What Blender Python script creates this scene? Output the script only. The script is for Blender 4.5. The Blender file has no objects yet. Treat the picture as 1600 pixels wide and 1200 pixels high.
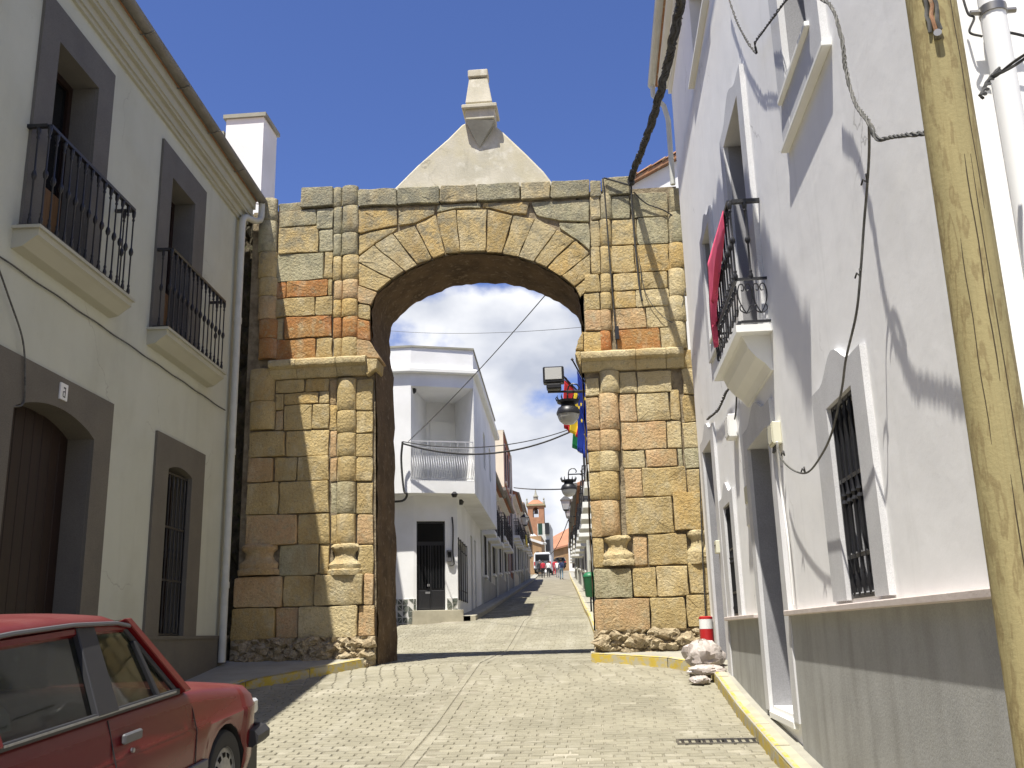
import bpy, bmesh, math, random
from mathutils import Vector, Matrix
random.seed(7)
S = bpy.context.scene
C = S.collection
V = Vector

# ------------------------------------------------------------------ camera
F = 1510.0
PITCH = math.atan(390/1510); ROLL = -math.atan(160/6000); YAW = math.radians(-4.7)
EYE = V((0, 0, 1.58))
FW = V((math.sin(YAW)*math.cos(PITCH), math.cos(YAW)*math.cos(PITCH), math.sin(PITCH)))
_rt = V((math.cos(YAW), -math.sin(YAW), 0)); _up = _rt.cross(FW)
RT = _rt*math.cos(ROLL)+_up*math.sin(ROLL); UP = -_rt*math.sin(ROLL)+_up*math.cos(ROLL)
cam = bpy.data.cameras.new('camera'); co = bpy.data.objects.new('camera', cam); C.objects.link(co)
cam.sensor_width = 36; cam.lens = F/1600*36; cam.clip_end = 6000; cam.clip_start = .05
m = Matrix((RT, UP, -FW)).transposed().to_4x4(); m.translation = EYE
co.matrix_world = m; S.camera = co

# ------------------------------------------------------------------ light
SUN = V((.162, .39, -1)).normalized()                # direction the light travels
elev = math.asin(-SUN.z); rot = math.atan2(-SUN.x, -SUN.y)
w = bpy.data.worlds.new('World'); S.world = w; w.use_nodes = True
nt = w.node_tree; N = nt.nodes; L = nt.links; N.clear()
out = N.new('ShaderNodeOutputWorld'); sky = N.new('ShaderNodeTexSky'); sky.sky_type = 'NISHITA'
sky.sun_disc = False; sky.sun_elevation = elev; sky.sun_rotation = rot
sky.air_density = 1.0; sky.dust_density = .3; sky.ozone_density = 3.5; sky.altitude = 600
bg = N.new('ShaderNodeBackground'); bg.inputs[1].default_value = .092
gm = N.new('ShaderNodeMix'); gm.data_type = 'RGBA'; gm.blend_type = 'MULTIPLY'; gm.inputs[0].default_value = 1
gm.inputs[7].default_value = (.70, .74, 1.06, 1)
L.new(sky.outputs[0], gm.inputs[6]); L.new(gm.outputs[2], bg.inputs[0])
tc = N.new('ShaderNodeTexCoord'); sp = N.new('ShaderNodeSeparateXYZ'); L.new(tc.outputs['Generated'], sp.inputs[0])
mp = N.new('ShaderNodeMapping'); mp.inputs['Scale'].default_value = (1, 1, 1.5); mp.inputs['Location'].default_value = (.35, .2, .12)
L.new(tc.outputs['Generated'], mp.inputs[0])
nz = N.new('ShaderNodeTexNoise'); nz.inputs['Scale'].default_value = 5.5; nz.inputs['Detail'].default_value = 8; nz.inputs['Roughness'].default_value = .52
L.new(mp.outputs[0], nz.inputs[0])
el = N.new('ShaderNodeMapRange'); el.inputs[1].default_value = .43; el.inputs[2].default_value = .32
el.inputs[3].default_value = -.45; el.inputs[4].default_value = .17
L.new(sp.outputs[2], el.inputs[0])
ad = N.new('ShaderNodeMath'); ad.operation = 'ADD'; L.new(nz.outputs[0], ad.inputs[0]); L.new(el.outputs[0], ad.inputs[1])
cr = N.new('ShaderNodeMapRange'); cr.interpolation_type = 'SMOOTHSTEP'; cr.inputs[1].default_value = .50; cr.inputs[2].default_value = .62
L.new(ad.outputs[0], cr.inputs[0])
nz2 = N.new('ShaderNodeTexNoise'); nz2.inputs['Scale'].default_value = 7; nz2.inputs['Detail'].default_value = 5
L.new(mp.outputs[0], nz2.inputs[0])
cc = N.new('ShaderNodeValToRGB'); cc.color_ramp.elements[0].position = .36; cc.color_ramp.elements[0].color = (.50, .54, .64, 1)
cc.color_ramp.elements[1].position = .60; cc.color_ramp.elements[1].color = (.93, .94, .97, 1)
L.new(nz2.outputs[0], cc.inputs[0])
bg2 = N.new('ShaderNodeBackground'); bg2.inputs[1].default_value = .68; L.new(cc.outputs[0], bg2.inputs[0])
mx = N.new('ShaderNodeMixShader'); L.new(cr.outputs[0], mx.inputs[0]); L.new(bg.outputs[0], mx.inputs[1]); L.new(bg2.outputs[0], mx.inputs[2])
L.new(mx.outputs[0], out.inputs[0])
sl = bpy.data.lights.new('sun', 'SUN'); sl.energy = 5.0; sl.angle = math.radians(.55); sl.color = (1, .955, .87)
so = bpy.data.objects.new('sun', sl); C.objects.link(so)
so.rotation_euler = SUN.to_track_quat('-Z', 'Y').to_euler(); so.location = (0, -20, 40)
S.view_settings.view_transform = 'Standard'; S.view_settings.look = 'None'; S.view_settings.gamma = 1
S.view_settings.exposure = .72
S.render.engine = 'CYCLES'

# ------------------------------------------------------------------ pixel helpers (photo measurements -> real planes)
def ray(x, y): return FW + RT*((x-800)/F) - UP*((y-600)/F)
def PY(x, y, Y):
    d = ray(x, y); return EYE + d*(Y/d.y)
def PX(x, y, X):
    d = ray(x, y); return EYE + d*(X/d.x)
def PZ(x, y, z):
    d = ray(x, y); return EYE + d*((z-EYE.z)/d.z)
GP = [(-60, -3.5), (-30, -2.2), (0, 0), (4.5, .31), (7, .5), (10, .74), (14, 1.2), (18.6, 1.29), (24, 1.89), (28.5, 2.12), (88, 6.15), (100, 7.05), (110, 7.85), (165, 11.6), (260, 15), (400, 15.5)]
def gz(Y):
    if Y <= GP[0][0]: return GP[0][1]
    for (a, za), (b, zb) in zip(GP, GP[1:]):
        if Y <= b: return za+(zb-za)*(Y-a)/(b-a)
    return GP[-1][1]

# ------------------------------------------------------------------ materials
def mat(name, col, rough=.85, col2=None, scale=3., detail=6, lo=.35, hi=.65, bump=0., bscale=40., rnd=0., metal=0.,
        stretch=None, pos=False, bump2=None, col3=None, s3=12., lo3=.55, hi3=.7, speck=None, spec=.5, bdist=.01, extra=None):
    mt = bpy.data.materials.new(name); mt.use_nodes = True
    nt = mt.node_tree; N = nt.nodes; L = nt.links
    b = N['Principled BSDF']; b.inputs['Roughness'].default_value = rough; b.inputs['Metallic'].default_value = metal
    b.inputs['Specular IOR Level'].default_value = spec
    tc = N.new('ShaderNodeTexCoord'); vec = tc.outputs['Object']
    if pos: gg = N.new('ShaderNodeNewGeometry'); vec = gg.outputs['Position']
    oi = N.new('ShaderNodeObjectInfo')
    if rnd:
        mm = N.new('ShaderNodeMath'); mm.operation = 'MULTIPLY'; mm.inputs[1].default_value = 37; L.new(oi.outputs['Random'], mm.inputs[0])
        va = N.new('ShaderNodeVectorMath'); va.operation = 'ADD'; L.new(vec, va.inputs[0]); L.new(mm.outputs[0], va.inputs[1]); vec = va.outputs[0]
    if stretch:
        mp = N.new('ShaderNodeMapping'); mp.inputs['Scale'].default_value = stretch; L.new(vec, mp.inputs[0]); sv = mp.outputs[0]
    else: sv = vec
    def mixc(fac, a, bb, btype='MIX'):
        x = N.new('ShaderNodeMix'); x.data_type = 'RGBA'; x.blend_type = btype
        if isinstance(fac, float): x.inputs[0].default_value = fac
        else: L.new(fac, x.inputs[0])
        for s, q in ((6, a), (7, bb)):
            if isinstance(q, tuple): x.inputs[s].default_value = (*q, 1)
            else: L.new(q, x.inputs[s])
        return x.outputs[2]
    def noise(v, sc, de=6, r=.55):
        n = N.new('ShaderNodeTexNoise'); n.inputs['Scale'].default_value = sc; n.inputs['Detail'].default_value = de; n.inputs['Roughness'].default_value = r
        L.new(v, n.inputs[0]); return n.outputs[0]
    def rng(v, lo, hi, a=0., c=1.):
        r = N.new('ShaderNodeMapRange'); r.inputs[1].default_value = lo; r.inputs[2].default_value = hi; r.inputs[3].default_value = a; r.inputs[4].default_value = c
        L.new(v, r.inputs[0]); return r.outputs[0]
    cur = tuple(col)
    if col2: cur = mixc(rng(noise(sv, scale, detail), lo, hi), tuple(col), tuple(col2))
    if col3: cur = mixc(rng(noise(vec, s3, 5), lo3, hi3), cur, tuple(col3))
    if speck: cur = mixc(rng(noise(vec, speck[0], 3, .7), .35, .65, 1-speck[1], 1+speck[1]*.6), (0., 0., 0.), cur) if False else mixc(1., cur, rng2(N, L, noise(vec, speck[0], 3, .7), speck[1]), 'MULTIPLY')
    if rnd: cur = mixc(1., cur, rng2(N, L, oi.outputs['Random'], rnd, 0, 1), 'MULTIPLY')
    if extra: cur = extra(N, L, mixc, noise, rng, vec, cur, b)
    if isinstance(cur, tuple): b.inputs['Base Color'].default_value = (*cur, 1)
    else: L.new(cur, b.inputs['Base Color'])
    if bump:
        bp = N.new('ShaderNodeBump'); bp.inputs['Strength'].default_value = bump; bp.inputs['Distance'].default_value = bdist
        L.new(noise(vec, bscale, 8, .65), bp.inputs['Height']); L.new(bp.outputs[0], b.inputs['Normal'])
        if bump2:
            b2 = N.new('ShaderNodeBump'); b2.inputs['Strength'].default_value = 1; b2.inputs['Distance'].default_value = bump2[1]
            L.new(noise(vec, bump2[0], 4, .5), b2.inputs['Height']); L.new(b2.outputs[0], bp.inputs['Normal'])
    return mt
def rng2(N, L, src, amt, lo=.3, hi=.7):
    r = N.new('ShaderNodeMapRange'); r.inputs[1].default_value = lo; r.inputs[2].default_value = hi
    r.inputs[3].default_value = 1-amt; r.inputs[4].default_value = 1+amt*.7; L.new(src, r.inputs[0])
    c = N.new('ShaderNodeCombineColor')
    for i in range(3): L.new(r.outputs[0], c.inputs[i])
    return c.outputs[0]

def lichen(N, L, mixc, noise, rng, vec, cur, b):   # black and grey lichen, thicker on the upper courses
    g = N.new('ShaderNodeNewGeometry'); s = N.new('ShaderNodeSeparateXYZ'); L.new(g.outputs['Position'], s.inputs[0]); P = g.outputs['Position']
    mp = N.new('ShaderNodeMapping'); mp.inputs['Scale'].default_value = (1.6, 1.6, .7); L.new(P, mp.inputs[0])
    cur = mixc(rng(noise(mp.outputs[0], 1.3, 7, .6), .50, .72, 0, .5), cur, (.40, .25, .09))      # warm iron stains run across the joints
    cur = mixc(rng(noise(mp.outputs[0], 2.9, 7, .62), .52, .70, 0, .5), cur, (.60, .53, .36))     # bleached areas
    h = rng(s.outputs[2], 6.0, 8.6, -.15, .12)
    a = N.new('ShaderNodeMath'); a.operation = 'ADD'; L.new(noise(P, 5., 9, .7), a.inputs[0]); L.new(h, a.inputs[1])
    cur = mixc(rng(a.outputs[0], .50, .66, 0, .72), cur, (.20, .195, .15))
    mp2 = N.new('ShaderNodeMapping'); mp2.inputs['Scale'].default_value = (7, 7, .9); L.new(P, mp2.inputs[0])
    cur = mixc(rng(noise(mp2.outputs[0], 1.5, 6, .65), .58, .78, 0, .5), cur, (.13, .11, .07))    # dark rain runs
    cur = mixc(rng(noise(vec, 22., 8, .78), .54, .68, 0, .62), cur, (.16, .12, .06))
    cur = mixc(rng(noise(vec, 45., 5, .8), .56, .68, 0, .5), cur, (.70, .62, .42))
    cur = mixc(rng(noise(vec, 9., 9, .75), .50, .68, 0, .55), cur, (.27, .22, .13))
    return cur
M = {}
st = dict(rough=.95, scale=2.6, bump=1., bscale=26, rnd=.10, s3=9., bdist=.03, extra=lichen, speck=(80, .20), spec=.12)
M['st_cream'] = mat('cream granite', (.55, .42, .20), col2=(.45, .345, .165), col3=(.60, .50, .29), **st)
M['st_pale'] = mat('pale granite', (.60, .50, .29), col2=(.51, .41, .22), col3=(.66, .58, .38), **st)
M['st_ochre'] = mat('ochre granite', (.55, .385, .155), col2=(.47, .345, .15), col3=(.56, .45, .24), **st)
M['st_rust'] = mat('rust red granite', (.43, .165, .055), col2=(.47, .26, .10), col3=(.50, .36, .18), lo3=.58, hi3=.68, **{k: v for k, v in st.items() if k not in('lo3',)})
M['st_grey'] = mat('grey lichened granite', (.44, .40, .255), col2=(.34, .315, .20), col3=(.52, .48, .32), **st)
M['st_pink'] = mat('pinkish granite', (.56, .37, .20), col2=(.52, .38, .20), col3=(.60, .47, .28), **st)
M['mortar'] = mat('old lime mortar', (.36, .30, .20), col2=(.20, .16, .105), scale=8, bump=1, bscale=30, bdist=.03, spec=.1)
M['core'] = mat('dark brown passage stone', (.17, .115, .065), col2=(.10, .07, .042), scale=3, bump=.9, bscale=14, bdist=.05, spec=.1, col3=(.26, .19, .12))  # passage lining, a darker brown than the pier blocks
M['rubble'] = mat('crumbling pale rubble', (.50, .42, .28), col2=(.36, .28, .17), scale=9, bump=1, bscale=26, bdist=.04, rnd=.05, spec=.1, speck=(50, .3))
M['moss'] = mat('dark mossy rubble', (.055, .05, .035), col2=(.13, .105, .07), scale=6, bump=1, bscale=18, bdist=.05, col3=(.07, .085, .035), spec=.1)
M['cement'] = mat('weathered cream cement render', (.62, .57, .44), col2=(.46, .43, .33), scale=2.2, bump=.3, bscale=30, col3=(.70, .67, .57), s3=5., spec=.2, speck=(90, .08))
M['cement_grey'] = mat('grey cement', (.34, .33, .27), col2=(.27, .26, .21), bump=.3, bscale=30, spec=.2)
def cracks(N, L, mixc, noise, rng, vec, cur, col, sc=.55, w_=.006):
    a = N.new('ShaderNodeTexNoise'); a.inputs['Scale'].default_value = 2.5; a.inputs['Detail'].default_value = 7; L.new(vec, a.inputs[0])
    sc_ = N.new('ShaderNodeVectorMath'); sc_.operation = 'SCALE'; sc_.inputs[3].default_value = .5; L.new(a.outputs[1], sc_.inputs[0])
    ad = N.new('ShaderNodeVectorMath'); ad.operation = 'ADD'; L.new(vec, ad.inputs[0]); L.new(sc_.outputs[0], ad.inputs[1])
    v = N.new('ShaderNodeTexVoronoi'); v.feature = 'DISTANCE_TO_EDGE'; v.inputs['Scale'].default_value = sc; L.new(ad.outputs[0], v.inputs['Vector'])
    m1 = rng(v.outputs[0], 0., w_, 1., 0.); m2 = rng(noise(vec, .8, 3, .5), .50, .60, 0., .8)
    mu = N.new('ShaderNodeMath'); mu.operation = 'MULTIPLY'; mu.use_clamp = True; L.new(m1, mu.inputs[0]); L.new(m2, mu.inputs[1])
    return mixc(mu.outputs[0], cur, col)
def streaks(N, L, mixc, noise, rng, vec, cur, b):
    mp = N.new('ShaderNodeMapping'); mp.inputs['Scale'].default_value = (5, 5, .5); L.new(vec, mp.inputs[0])
    return mixc(rng(noise(mp.outputs[0], 1.1, 6, .55), .55, .85, 0, .30), cur, (.52, .52, .48))
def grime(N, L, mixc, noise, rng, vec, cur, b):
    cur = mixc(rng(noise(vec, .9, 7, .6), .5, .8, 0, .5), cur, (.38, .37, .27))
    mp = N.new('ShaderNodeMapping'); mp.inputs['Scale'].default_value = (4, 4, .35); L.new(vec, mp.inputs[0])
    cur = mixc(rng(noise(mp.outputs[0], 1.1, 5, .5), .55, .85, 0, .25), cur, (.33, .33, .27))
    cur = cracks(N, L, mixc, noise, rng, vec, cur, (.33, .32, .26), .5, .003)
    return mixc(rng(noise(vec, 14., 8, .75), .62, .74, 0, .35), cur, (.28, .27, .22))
M['white_r'] = mat('white lime render', (.90, .895, .875), col2=(.86, .855, .835), scale=1.6, bump=.12, bscale=40, bdist=.006, bump2=(1.3, .012), spec=.2, col3=(.80, .79, .75), s3=.8, lo3=.56, hi3=.8, extra=lambda N, L, mixc, noise, rng, vec, cur, b: cracks(N, L, mixc, noise, rng, vec, streaks(N, L, mixc, noise, rng, vec, cur, b), (.45, .44, .42), .4, .004))
def cem(N, L, mixc, noise, rng, vec, cur, b):
    cur = mixc(rng(noise(vec, 1.6, 8, .65), .48, .60, 0, .6), cur, (.50, .45, .30))
    mp = N.new('ShaderNodeMapping'); mp.inputs['Scale'].default_value = (5, 5, .8); L.new(vec, mp.inputs[0])
    cur = mixc(rng(noise(mp.outputs[0], 1.5, 7, .65), .56, .76, 0, .5), cur, (.30, .28, .21))
    return cracks(N, L, mixc, noise, rng, vec, cur, (.22, .20, .15), .9, .008)
M['cement'] = mat('weathered cream cement render', (.58, .54, .43), col2=(.46, .43, .33), scale=2.2, bump=.4, bscale=30, col3=(.66, .63, .53), s3=5., spec=.2, speck=(90, .10), extra=cem)
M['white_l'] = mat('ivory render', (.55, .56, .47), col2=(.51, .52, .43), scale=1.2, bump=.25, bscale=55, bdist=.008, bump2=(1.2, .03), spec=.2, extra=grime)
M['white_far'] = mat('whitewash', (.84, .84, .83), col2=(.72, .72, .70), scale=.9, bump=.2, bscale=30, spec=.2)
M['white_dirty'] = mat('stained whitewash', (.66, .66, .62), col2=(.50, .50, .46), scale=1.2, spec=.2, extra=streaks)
M['cream_far'] = mat('cream render', (.70, .65, .52), col2=(.62, .58, .47), scale=1, spec=.2)
M['brick_far'] = mat('red brick', (.30, .12, .07), col2=(.22, .09, .055), scale=4, spec=.2)
M['trim'] = mat('white painted trim', (.82, .82, .78), col2=(.78, .78, .74), scale=2, spec=.3)
M['trim_l'] = mat('cream painted moulding', (.46, .455, .37), col2=(.43, .42, .34), scale=1.5, spec=.2)
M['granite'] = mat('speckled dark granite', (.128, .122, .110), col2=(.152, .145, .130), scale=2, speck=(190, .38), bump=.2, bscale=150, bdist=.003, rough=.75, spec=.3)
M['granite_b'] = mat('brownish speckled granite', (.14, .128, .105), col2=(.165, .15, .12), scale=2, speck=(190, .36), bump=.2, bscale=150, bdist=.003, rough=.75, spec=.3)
M['granite_w'] = mat('pale speckled granite', (.64, .64, .64), col2=(.57, .57, .57), scale=3, speck=(210, .22), bump=.15, bscale=150, bdist=.003, rough=.7, spec=.3)
M['granite_shade'] = mat('recess shaded speckled granite', (.30, .30, .31), col2=(.26, .26, .27), scale=3, speck=(190, .3), bump=.15, bscale=150, bdist=.003, rough=.7, spec=.3)  # darker than the outer surrounds: shade of the recesses put into the granite colour
def dadox(N, L, mixc, noise, rng, vec, cur, b):
    mp = N.new('ShaderNodeMapping'); mp.inputs['Scale'].default_value = (2.6, 2.6, .35); L.new(vec, mp.inputs[0])
    cur = mixc(rng(noise(mp.outputs[0], 1.6, 4, .5), .48, .72, 0, .6), cur, (.235, .23, .205))
    mp2 = N.new('ShaderNodeMapping'); mp2.inputs['Scale'].default_value = (1.5, 1.5, .5); L.new(vec, mp2.inputs[0])
    return mixc(rng(noise(mp2.outputs[0], 1.3, 5, .6), .5, .75, 0, .45), cur, (.47, .465, .43))
M['dado'] = mat('rough grey rendered dado', (.41, .41, .39), col2=(.35, .35, .33), scale=3, bump=.25, bscale=70, bdist=.01, speck=(130, .16), spec=.15, extra=dadox)
M['pinkcap'] = mat('pinkish stone cap', (.60, .53, .48), col2=(.52, .45, .41), scale=6, bump=.3, bscale=40)
M['iron'] = mat('black painted iron', (.016, .016, .018), rough=.42, metal=0., spec=.5, bump=.1, bscale=80)
M['iron_w'] = mat('grey white painted iron', (.45, .45, .46), rough=.5)
M['dark'] = mat('dark interior', (.012, .011, .010), rough=.9, spec=.1)
M['glass'] = mat('dark window glass', (.008, .009, .010), rough=.12, spec=.3)
M['wood_door'] = mat('dark brown varnished wood', (.022, .009, .005), rough=.55, col2=(.013, .006, .004), stretch=(14, 14, .8), scale=3, spec=.4)
M['wood_l'] = mat('light brown wood panel', (.20, .11, .045), rough=.5, col2=(.14, .075, .03), stretch=(14, 14, .8), scale=3)
M['shutter'] = mat('grey louvred shutter', (.10, .10, .10), rough=.6)
M['brass'] = mat('dark steel', (.25, .24, .22), rough=.4, metal=.8)
M['pipe'] = mat('pale plastic pipe', (.58, .58, .52), rough=.5, col2=(.50, .50, .44), scale=5)
M['pipe_w'] = mat('white plastic pipe', (.82, .82, .80), rough=.45)
M['gutter'] = mat('grey brown gutter metal', (.20, .19, .165), rough=.6, col2=(.14, .13, .11), scale=4)
M['cable'] = mat('black weathered cable', (.018, .017, .016), rough=.7, col2=(.05, .048, .042), scale=30)
M['cable_g'] = mat('grey weathered cable', (.13, .125, .11), rough=.7, col2=(.05, .05, .045), scale=25)
M['clay'] = mat('old clay roof tile', (.42, .21, .11), col2=(.30, .17, .10), scale=5, rnd=.25, bump=.5, bscale=30, col3=(.45, .36, .24), spec=.2)
M['clay_far'] = mat('red clay roof', (.44, .21, .12), col2=(.33, .165, .10), scale=.6, spec=.2, bump=.5, bscale=3, bdist=.1)
M['stone_far'] = mat('ochre church masonry', (.40, .26, .14), col2=(.27, .17, .09), scale=.7, detail=9, spec=.2, bump=.5, bscale=2, bdist=.1)
M['brick_church'] = mat('church brick', (.42, .22, .13), col2=(.33, .17, .10), scale=1, spec=.2)
def polex(N, L, mixc, noise, rng, vec, cur, b):
    mp = N.new('ShaderNodeMapping'); mp.inputs['Scale'].default_value = (10, 10, 2.4); L.new(vec, mp.inputs[0])
    n = noise(mp.outputs[0], 1.3, 4, .55)
    wv = N.new('ShaderNodeMath'); wv.operation = 'SINE'; mu = N.new('ShaderNodeMath'); mu.operation = 'MULTIPLY'; mu.inputs[1].default_value = 34
    L.new(n, mu.inputs[0]); L.new(mu.outputs[0], wv.inputs[0])
    cur = mixc(rng(wv.outputs[0], .2, 1., 0, .5), cur, (.17, .12, .055))
    mp2 = N.new('ShaderNodeMapping'); mp2.inputs['Scale'].default_value = (60, 60, 1.2); L.new(vec, mp2.inputs[0])
    return mixc(rng(noise(mp2.outputs[0], 1.5, 6, .6), .5, .75, 0, .5), cur, (.20, .15, .065))
M['pole'] = mat('green treated timber', (.36, .30, .145), col2=(.30, .255, .125), scale=3, stretch=(4, 4, .7), bump=.5, bscale=60, bdist=.004, spec=.2, extra=polex)
M['crack'] = mat('dark timber crack', (.05, .035, .015))
def stain(N, L, mixc, noise, rng, vec, cur, b):
    cur = mixc(rng(noise(vec, .55, 8, .65), .52, .72, 0, .45), cur, (.17, .155, .115))
    cur = mixc(rng(noise(vec, 6., 8, .75), .60, .70, 0, .6), cur, (.14, .125, .09))
    mp = N.new('ShaderNodeMapping'); mp.inputs['Scale'].default_value = (2.2, .12, 1); L.new(vec, mp.inputs[0])
    return mixc(rng(noise(mp.outputs[0], 1.4, 4, .5), .5, .72, 0, .4), cur, (.38, .36, .29))
M['sett'] = mat('beige concrete sett', (.30, .278, .205), col2=(.235, .218, .16), pos=True, scale=.9, rnd=.05, bump=.5, bscale=60, bdist=.006, speck=(90, .14), col3=(.35, .325, .25), s3=3., extra=stain, spec=.2)
M['joint'] = mat('sandy joint filling', (.25, .225, .165), col2=(.205, .185, .135), scale=2.5, bump=.6, bscale=70, bdist=.006, speck=(60, .2), col3=(.38, .35, .27), s3=1.2)
M['conc'] = mat('pale concrete paving', (.36, .345, .285), col2=(.30, .285, .23), scale=2.5, bump=.5, bscale=60, bdist=.006, speck=(90, .12))
M['earth'] = mat('dry earth', (.22, .19, .13), col2=(.15, .14, .09), scale=.2)
def worn(N, L, mixc, noise, rng, vec, cur, b):
    return mixc(rng(noise(vec, 7., 9, .75), .45, .56, 0, .92), cur, (.40, .37, .27))
M['yellow'] = mat('worn yellow kerb paint', (.55, .41, .055), col2=(.49, .355, .05), scale=4, bump=.4, bscale=60, bdist=.006, extra=worn)
M['kerbtop'] = mat('pale kerb stone', (.44, .405, .30), col2=(.37, .34, .25), scale=5, bump=.4, bscale=60, bdist=.006)
def dust(N, L, mixc, noise, rng, vec, cur, b):
    g = N.new('ShaderNodeNewGeometry'); s = N.new('ShaderNodeSeparateXYZ'); L.new(g.outputs['Normal'], s.inputs[0])
    f = rng(s.outputs[2], .3, 1., .0, .22)
    mm = N.new('ShaderNodeMath'); mm.operation = 'MULTIPLY'; L.new(f, mm.inputs[0]); L.new(rng(noise(vec, 5., 8, .7), .3, .7, .5, 1.3), mm.inputs[1])
    mr = N.new('ShaderNodeMath'); mr.operation = 'ADD'; mr.inputs[1].default_value = .26; L.new(mm.outputs[0], mr.inputs[0]); L.new(mr.outputs[0], b.inputs['Roughness'])
    return mixc(mm.outputs[0], cur, (.26, .15, .13))
M['red'] = mat('dusty red car paint', (.11, .005, .007), rough=.35, spec=.35, extra=dust)
M['darkpaint'] = mat('dark car paint', (.02, .022, .03), rough=.3)
M['whitepaint'] = mat('white van paint', (.75, .76, .75), rough=.35)
M['rubber'] = mat('black rubber', (.022, .022, .022), rough=.85)
M['blacktrim'] = mat('matt black car trim', (.022, .022, .024), rough=.6)
M['greytrim'] = mat('grey car plastic', (.10, .10, .105), rough=.55)
M['alu'] = mat('dull silver hubcap', (.30, .30, .30), rough=.45, metal=.5, speck=(30, .2))
M['lamp_r'] = mat('orange lens', (.55, .16, .02), rough=.25)
M['lamp_h'] = mat('headlight glass', (.5, .5, .48), rough=.15)
def cglass():
    mt = bpy.data.materials.new('car glass'); mt.use_nodes = True
    N = mt.node_tree.nodes; L = mt.node_tree.links; b = N['Principled BSDF']
    b.inputs['Base Color'].default_value = (.36, .41, .37, 1); b.inputs['Roughness'].default_value = .03
    b.inputs['Transmission Weight'].default_value = 1.; b.inputs['IOR'].default_value = 1.3
    return mt
M['carglass'] = cglass()
def lampglass():
    mt = bpy.data.materials.new('milky lamp glass'); mt.use_nodes = True
    b = mt.node_tree.nodes['Principled BSDF']; b.inputs['Base Color'].default_value = (.80, .78, .70, 1)
    b.inputs['Roughness'].default_value = .12; b.inputs['Transmission Weight'].default_value = .35
    return mt
M['lampglass'] = lampglass()
M['pink'] = mat('rose pink cloth', (.72, .10, .19), rough=.7, col2=(.62, .075, .15), scale=7, spec=.3)
M['redp'] = mat('red plastic', (.45, .02, .022), rough=.4)
M['greenp'] = mat('green plastic', (.02, .16, .065), rough=.45)
M['bag'] = mat('white plastic sack', (.52, .47, .43), rough=.4, col2=(.42, .36, .32), scale=6, bump=.6, bscale=14, bdist=.03)
M['box'] = mat('ivory junction box', (.62, .60, .46), rough=.6)
M['white_p'] = mat('white plastic', (.78, .78, .75), rough=.5)
M['flag_b'] = mat('blue flag cloth', (.012, .05, .42), rough=.7)
M['flag_y'] = mat('yellow flag cloth', (.85, .62, .03), rough=.7)
M['flag_r'] = mat('red flag cloth', (.55, .02, .02), rough=.7)
M['flag_g'] = mat('green flag cloth', (.01, .27, .09), rough=.7)
M['flag_k'] = mat('black flag cloth', (.02, .02, .02), rough=.7)
M['tile_w'] = mat('pale crazy paving joints', (.62, .61, .57))
M['tile_g'] = mat('grey green slate shards', (.12, .135, .11), rnd=.3, rough=.6)
M['greendoor'] = mat('dark green painted wood', (.015, .05, .03), rough=.5)
M['skin'] = mat('skin', (.48, .28, .19), rough=.6)
M['hair'] = mat('dark hair', (.03, .02, .015), rough=.8)
for n_, c_ in dict(navy=(.03, .045, .12), jeans=(.16, .24, .30), redtop=(.42, .02, .035), white=(.74, .72, .66), black=(.015, .015, .018), teal=(.03, .17, .17), grey=(.25, .25, .27)).items():
    M['c_'+n_] = mat(n_+' clothing', c_, rough=.85)

# ------------------------------------------------------------------ builders
def tag(o, label=None, cat=None, group=None, kind=None):
    if label: o['label'] = label
    if cat: o['category'] = cat
    if group: o['group'] = group
    if kind: o['kind'] = kind
    return o
class Fr:   # a facade frame: u along the wall, w out of it, z up (world height)
    def __init__(s, o, ang):
        s.o = V(o); s.ang = ang; s.u = V((math.cos(ang), math.sin(ang), 0)); s.n = V((math.sin(ang), -math.cos(ang), 0))
    def px(s, x, y, w=0):
        d = ray(x, y); pl = s.o+s.n*w; t = (pl-EYE).dot(s.n)/d.dot(s.n); p = EYE+d*t
        return ((p-s.o).dot(s.u), p.z)
    def W(s, u, w, z): return V((s.o.x, s.o.y, 0))+s.u*u+s.n*w+V((0, 0, z))
def thing(name, label, cat, loc=(0, 0, 0), rz=0, group=None, kind=None):
    o = bpy.data.objects.new(name, None); C.objects.link(o); o.location = loc; o.rotation_euler = (0, 0, rz); o.empty_display_size = .2
    return tag(o, label, cat, group, kind)
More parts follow.
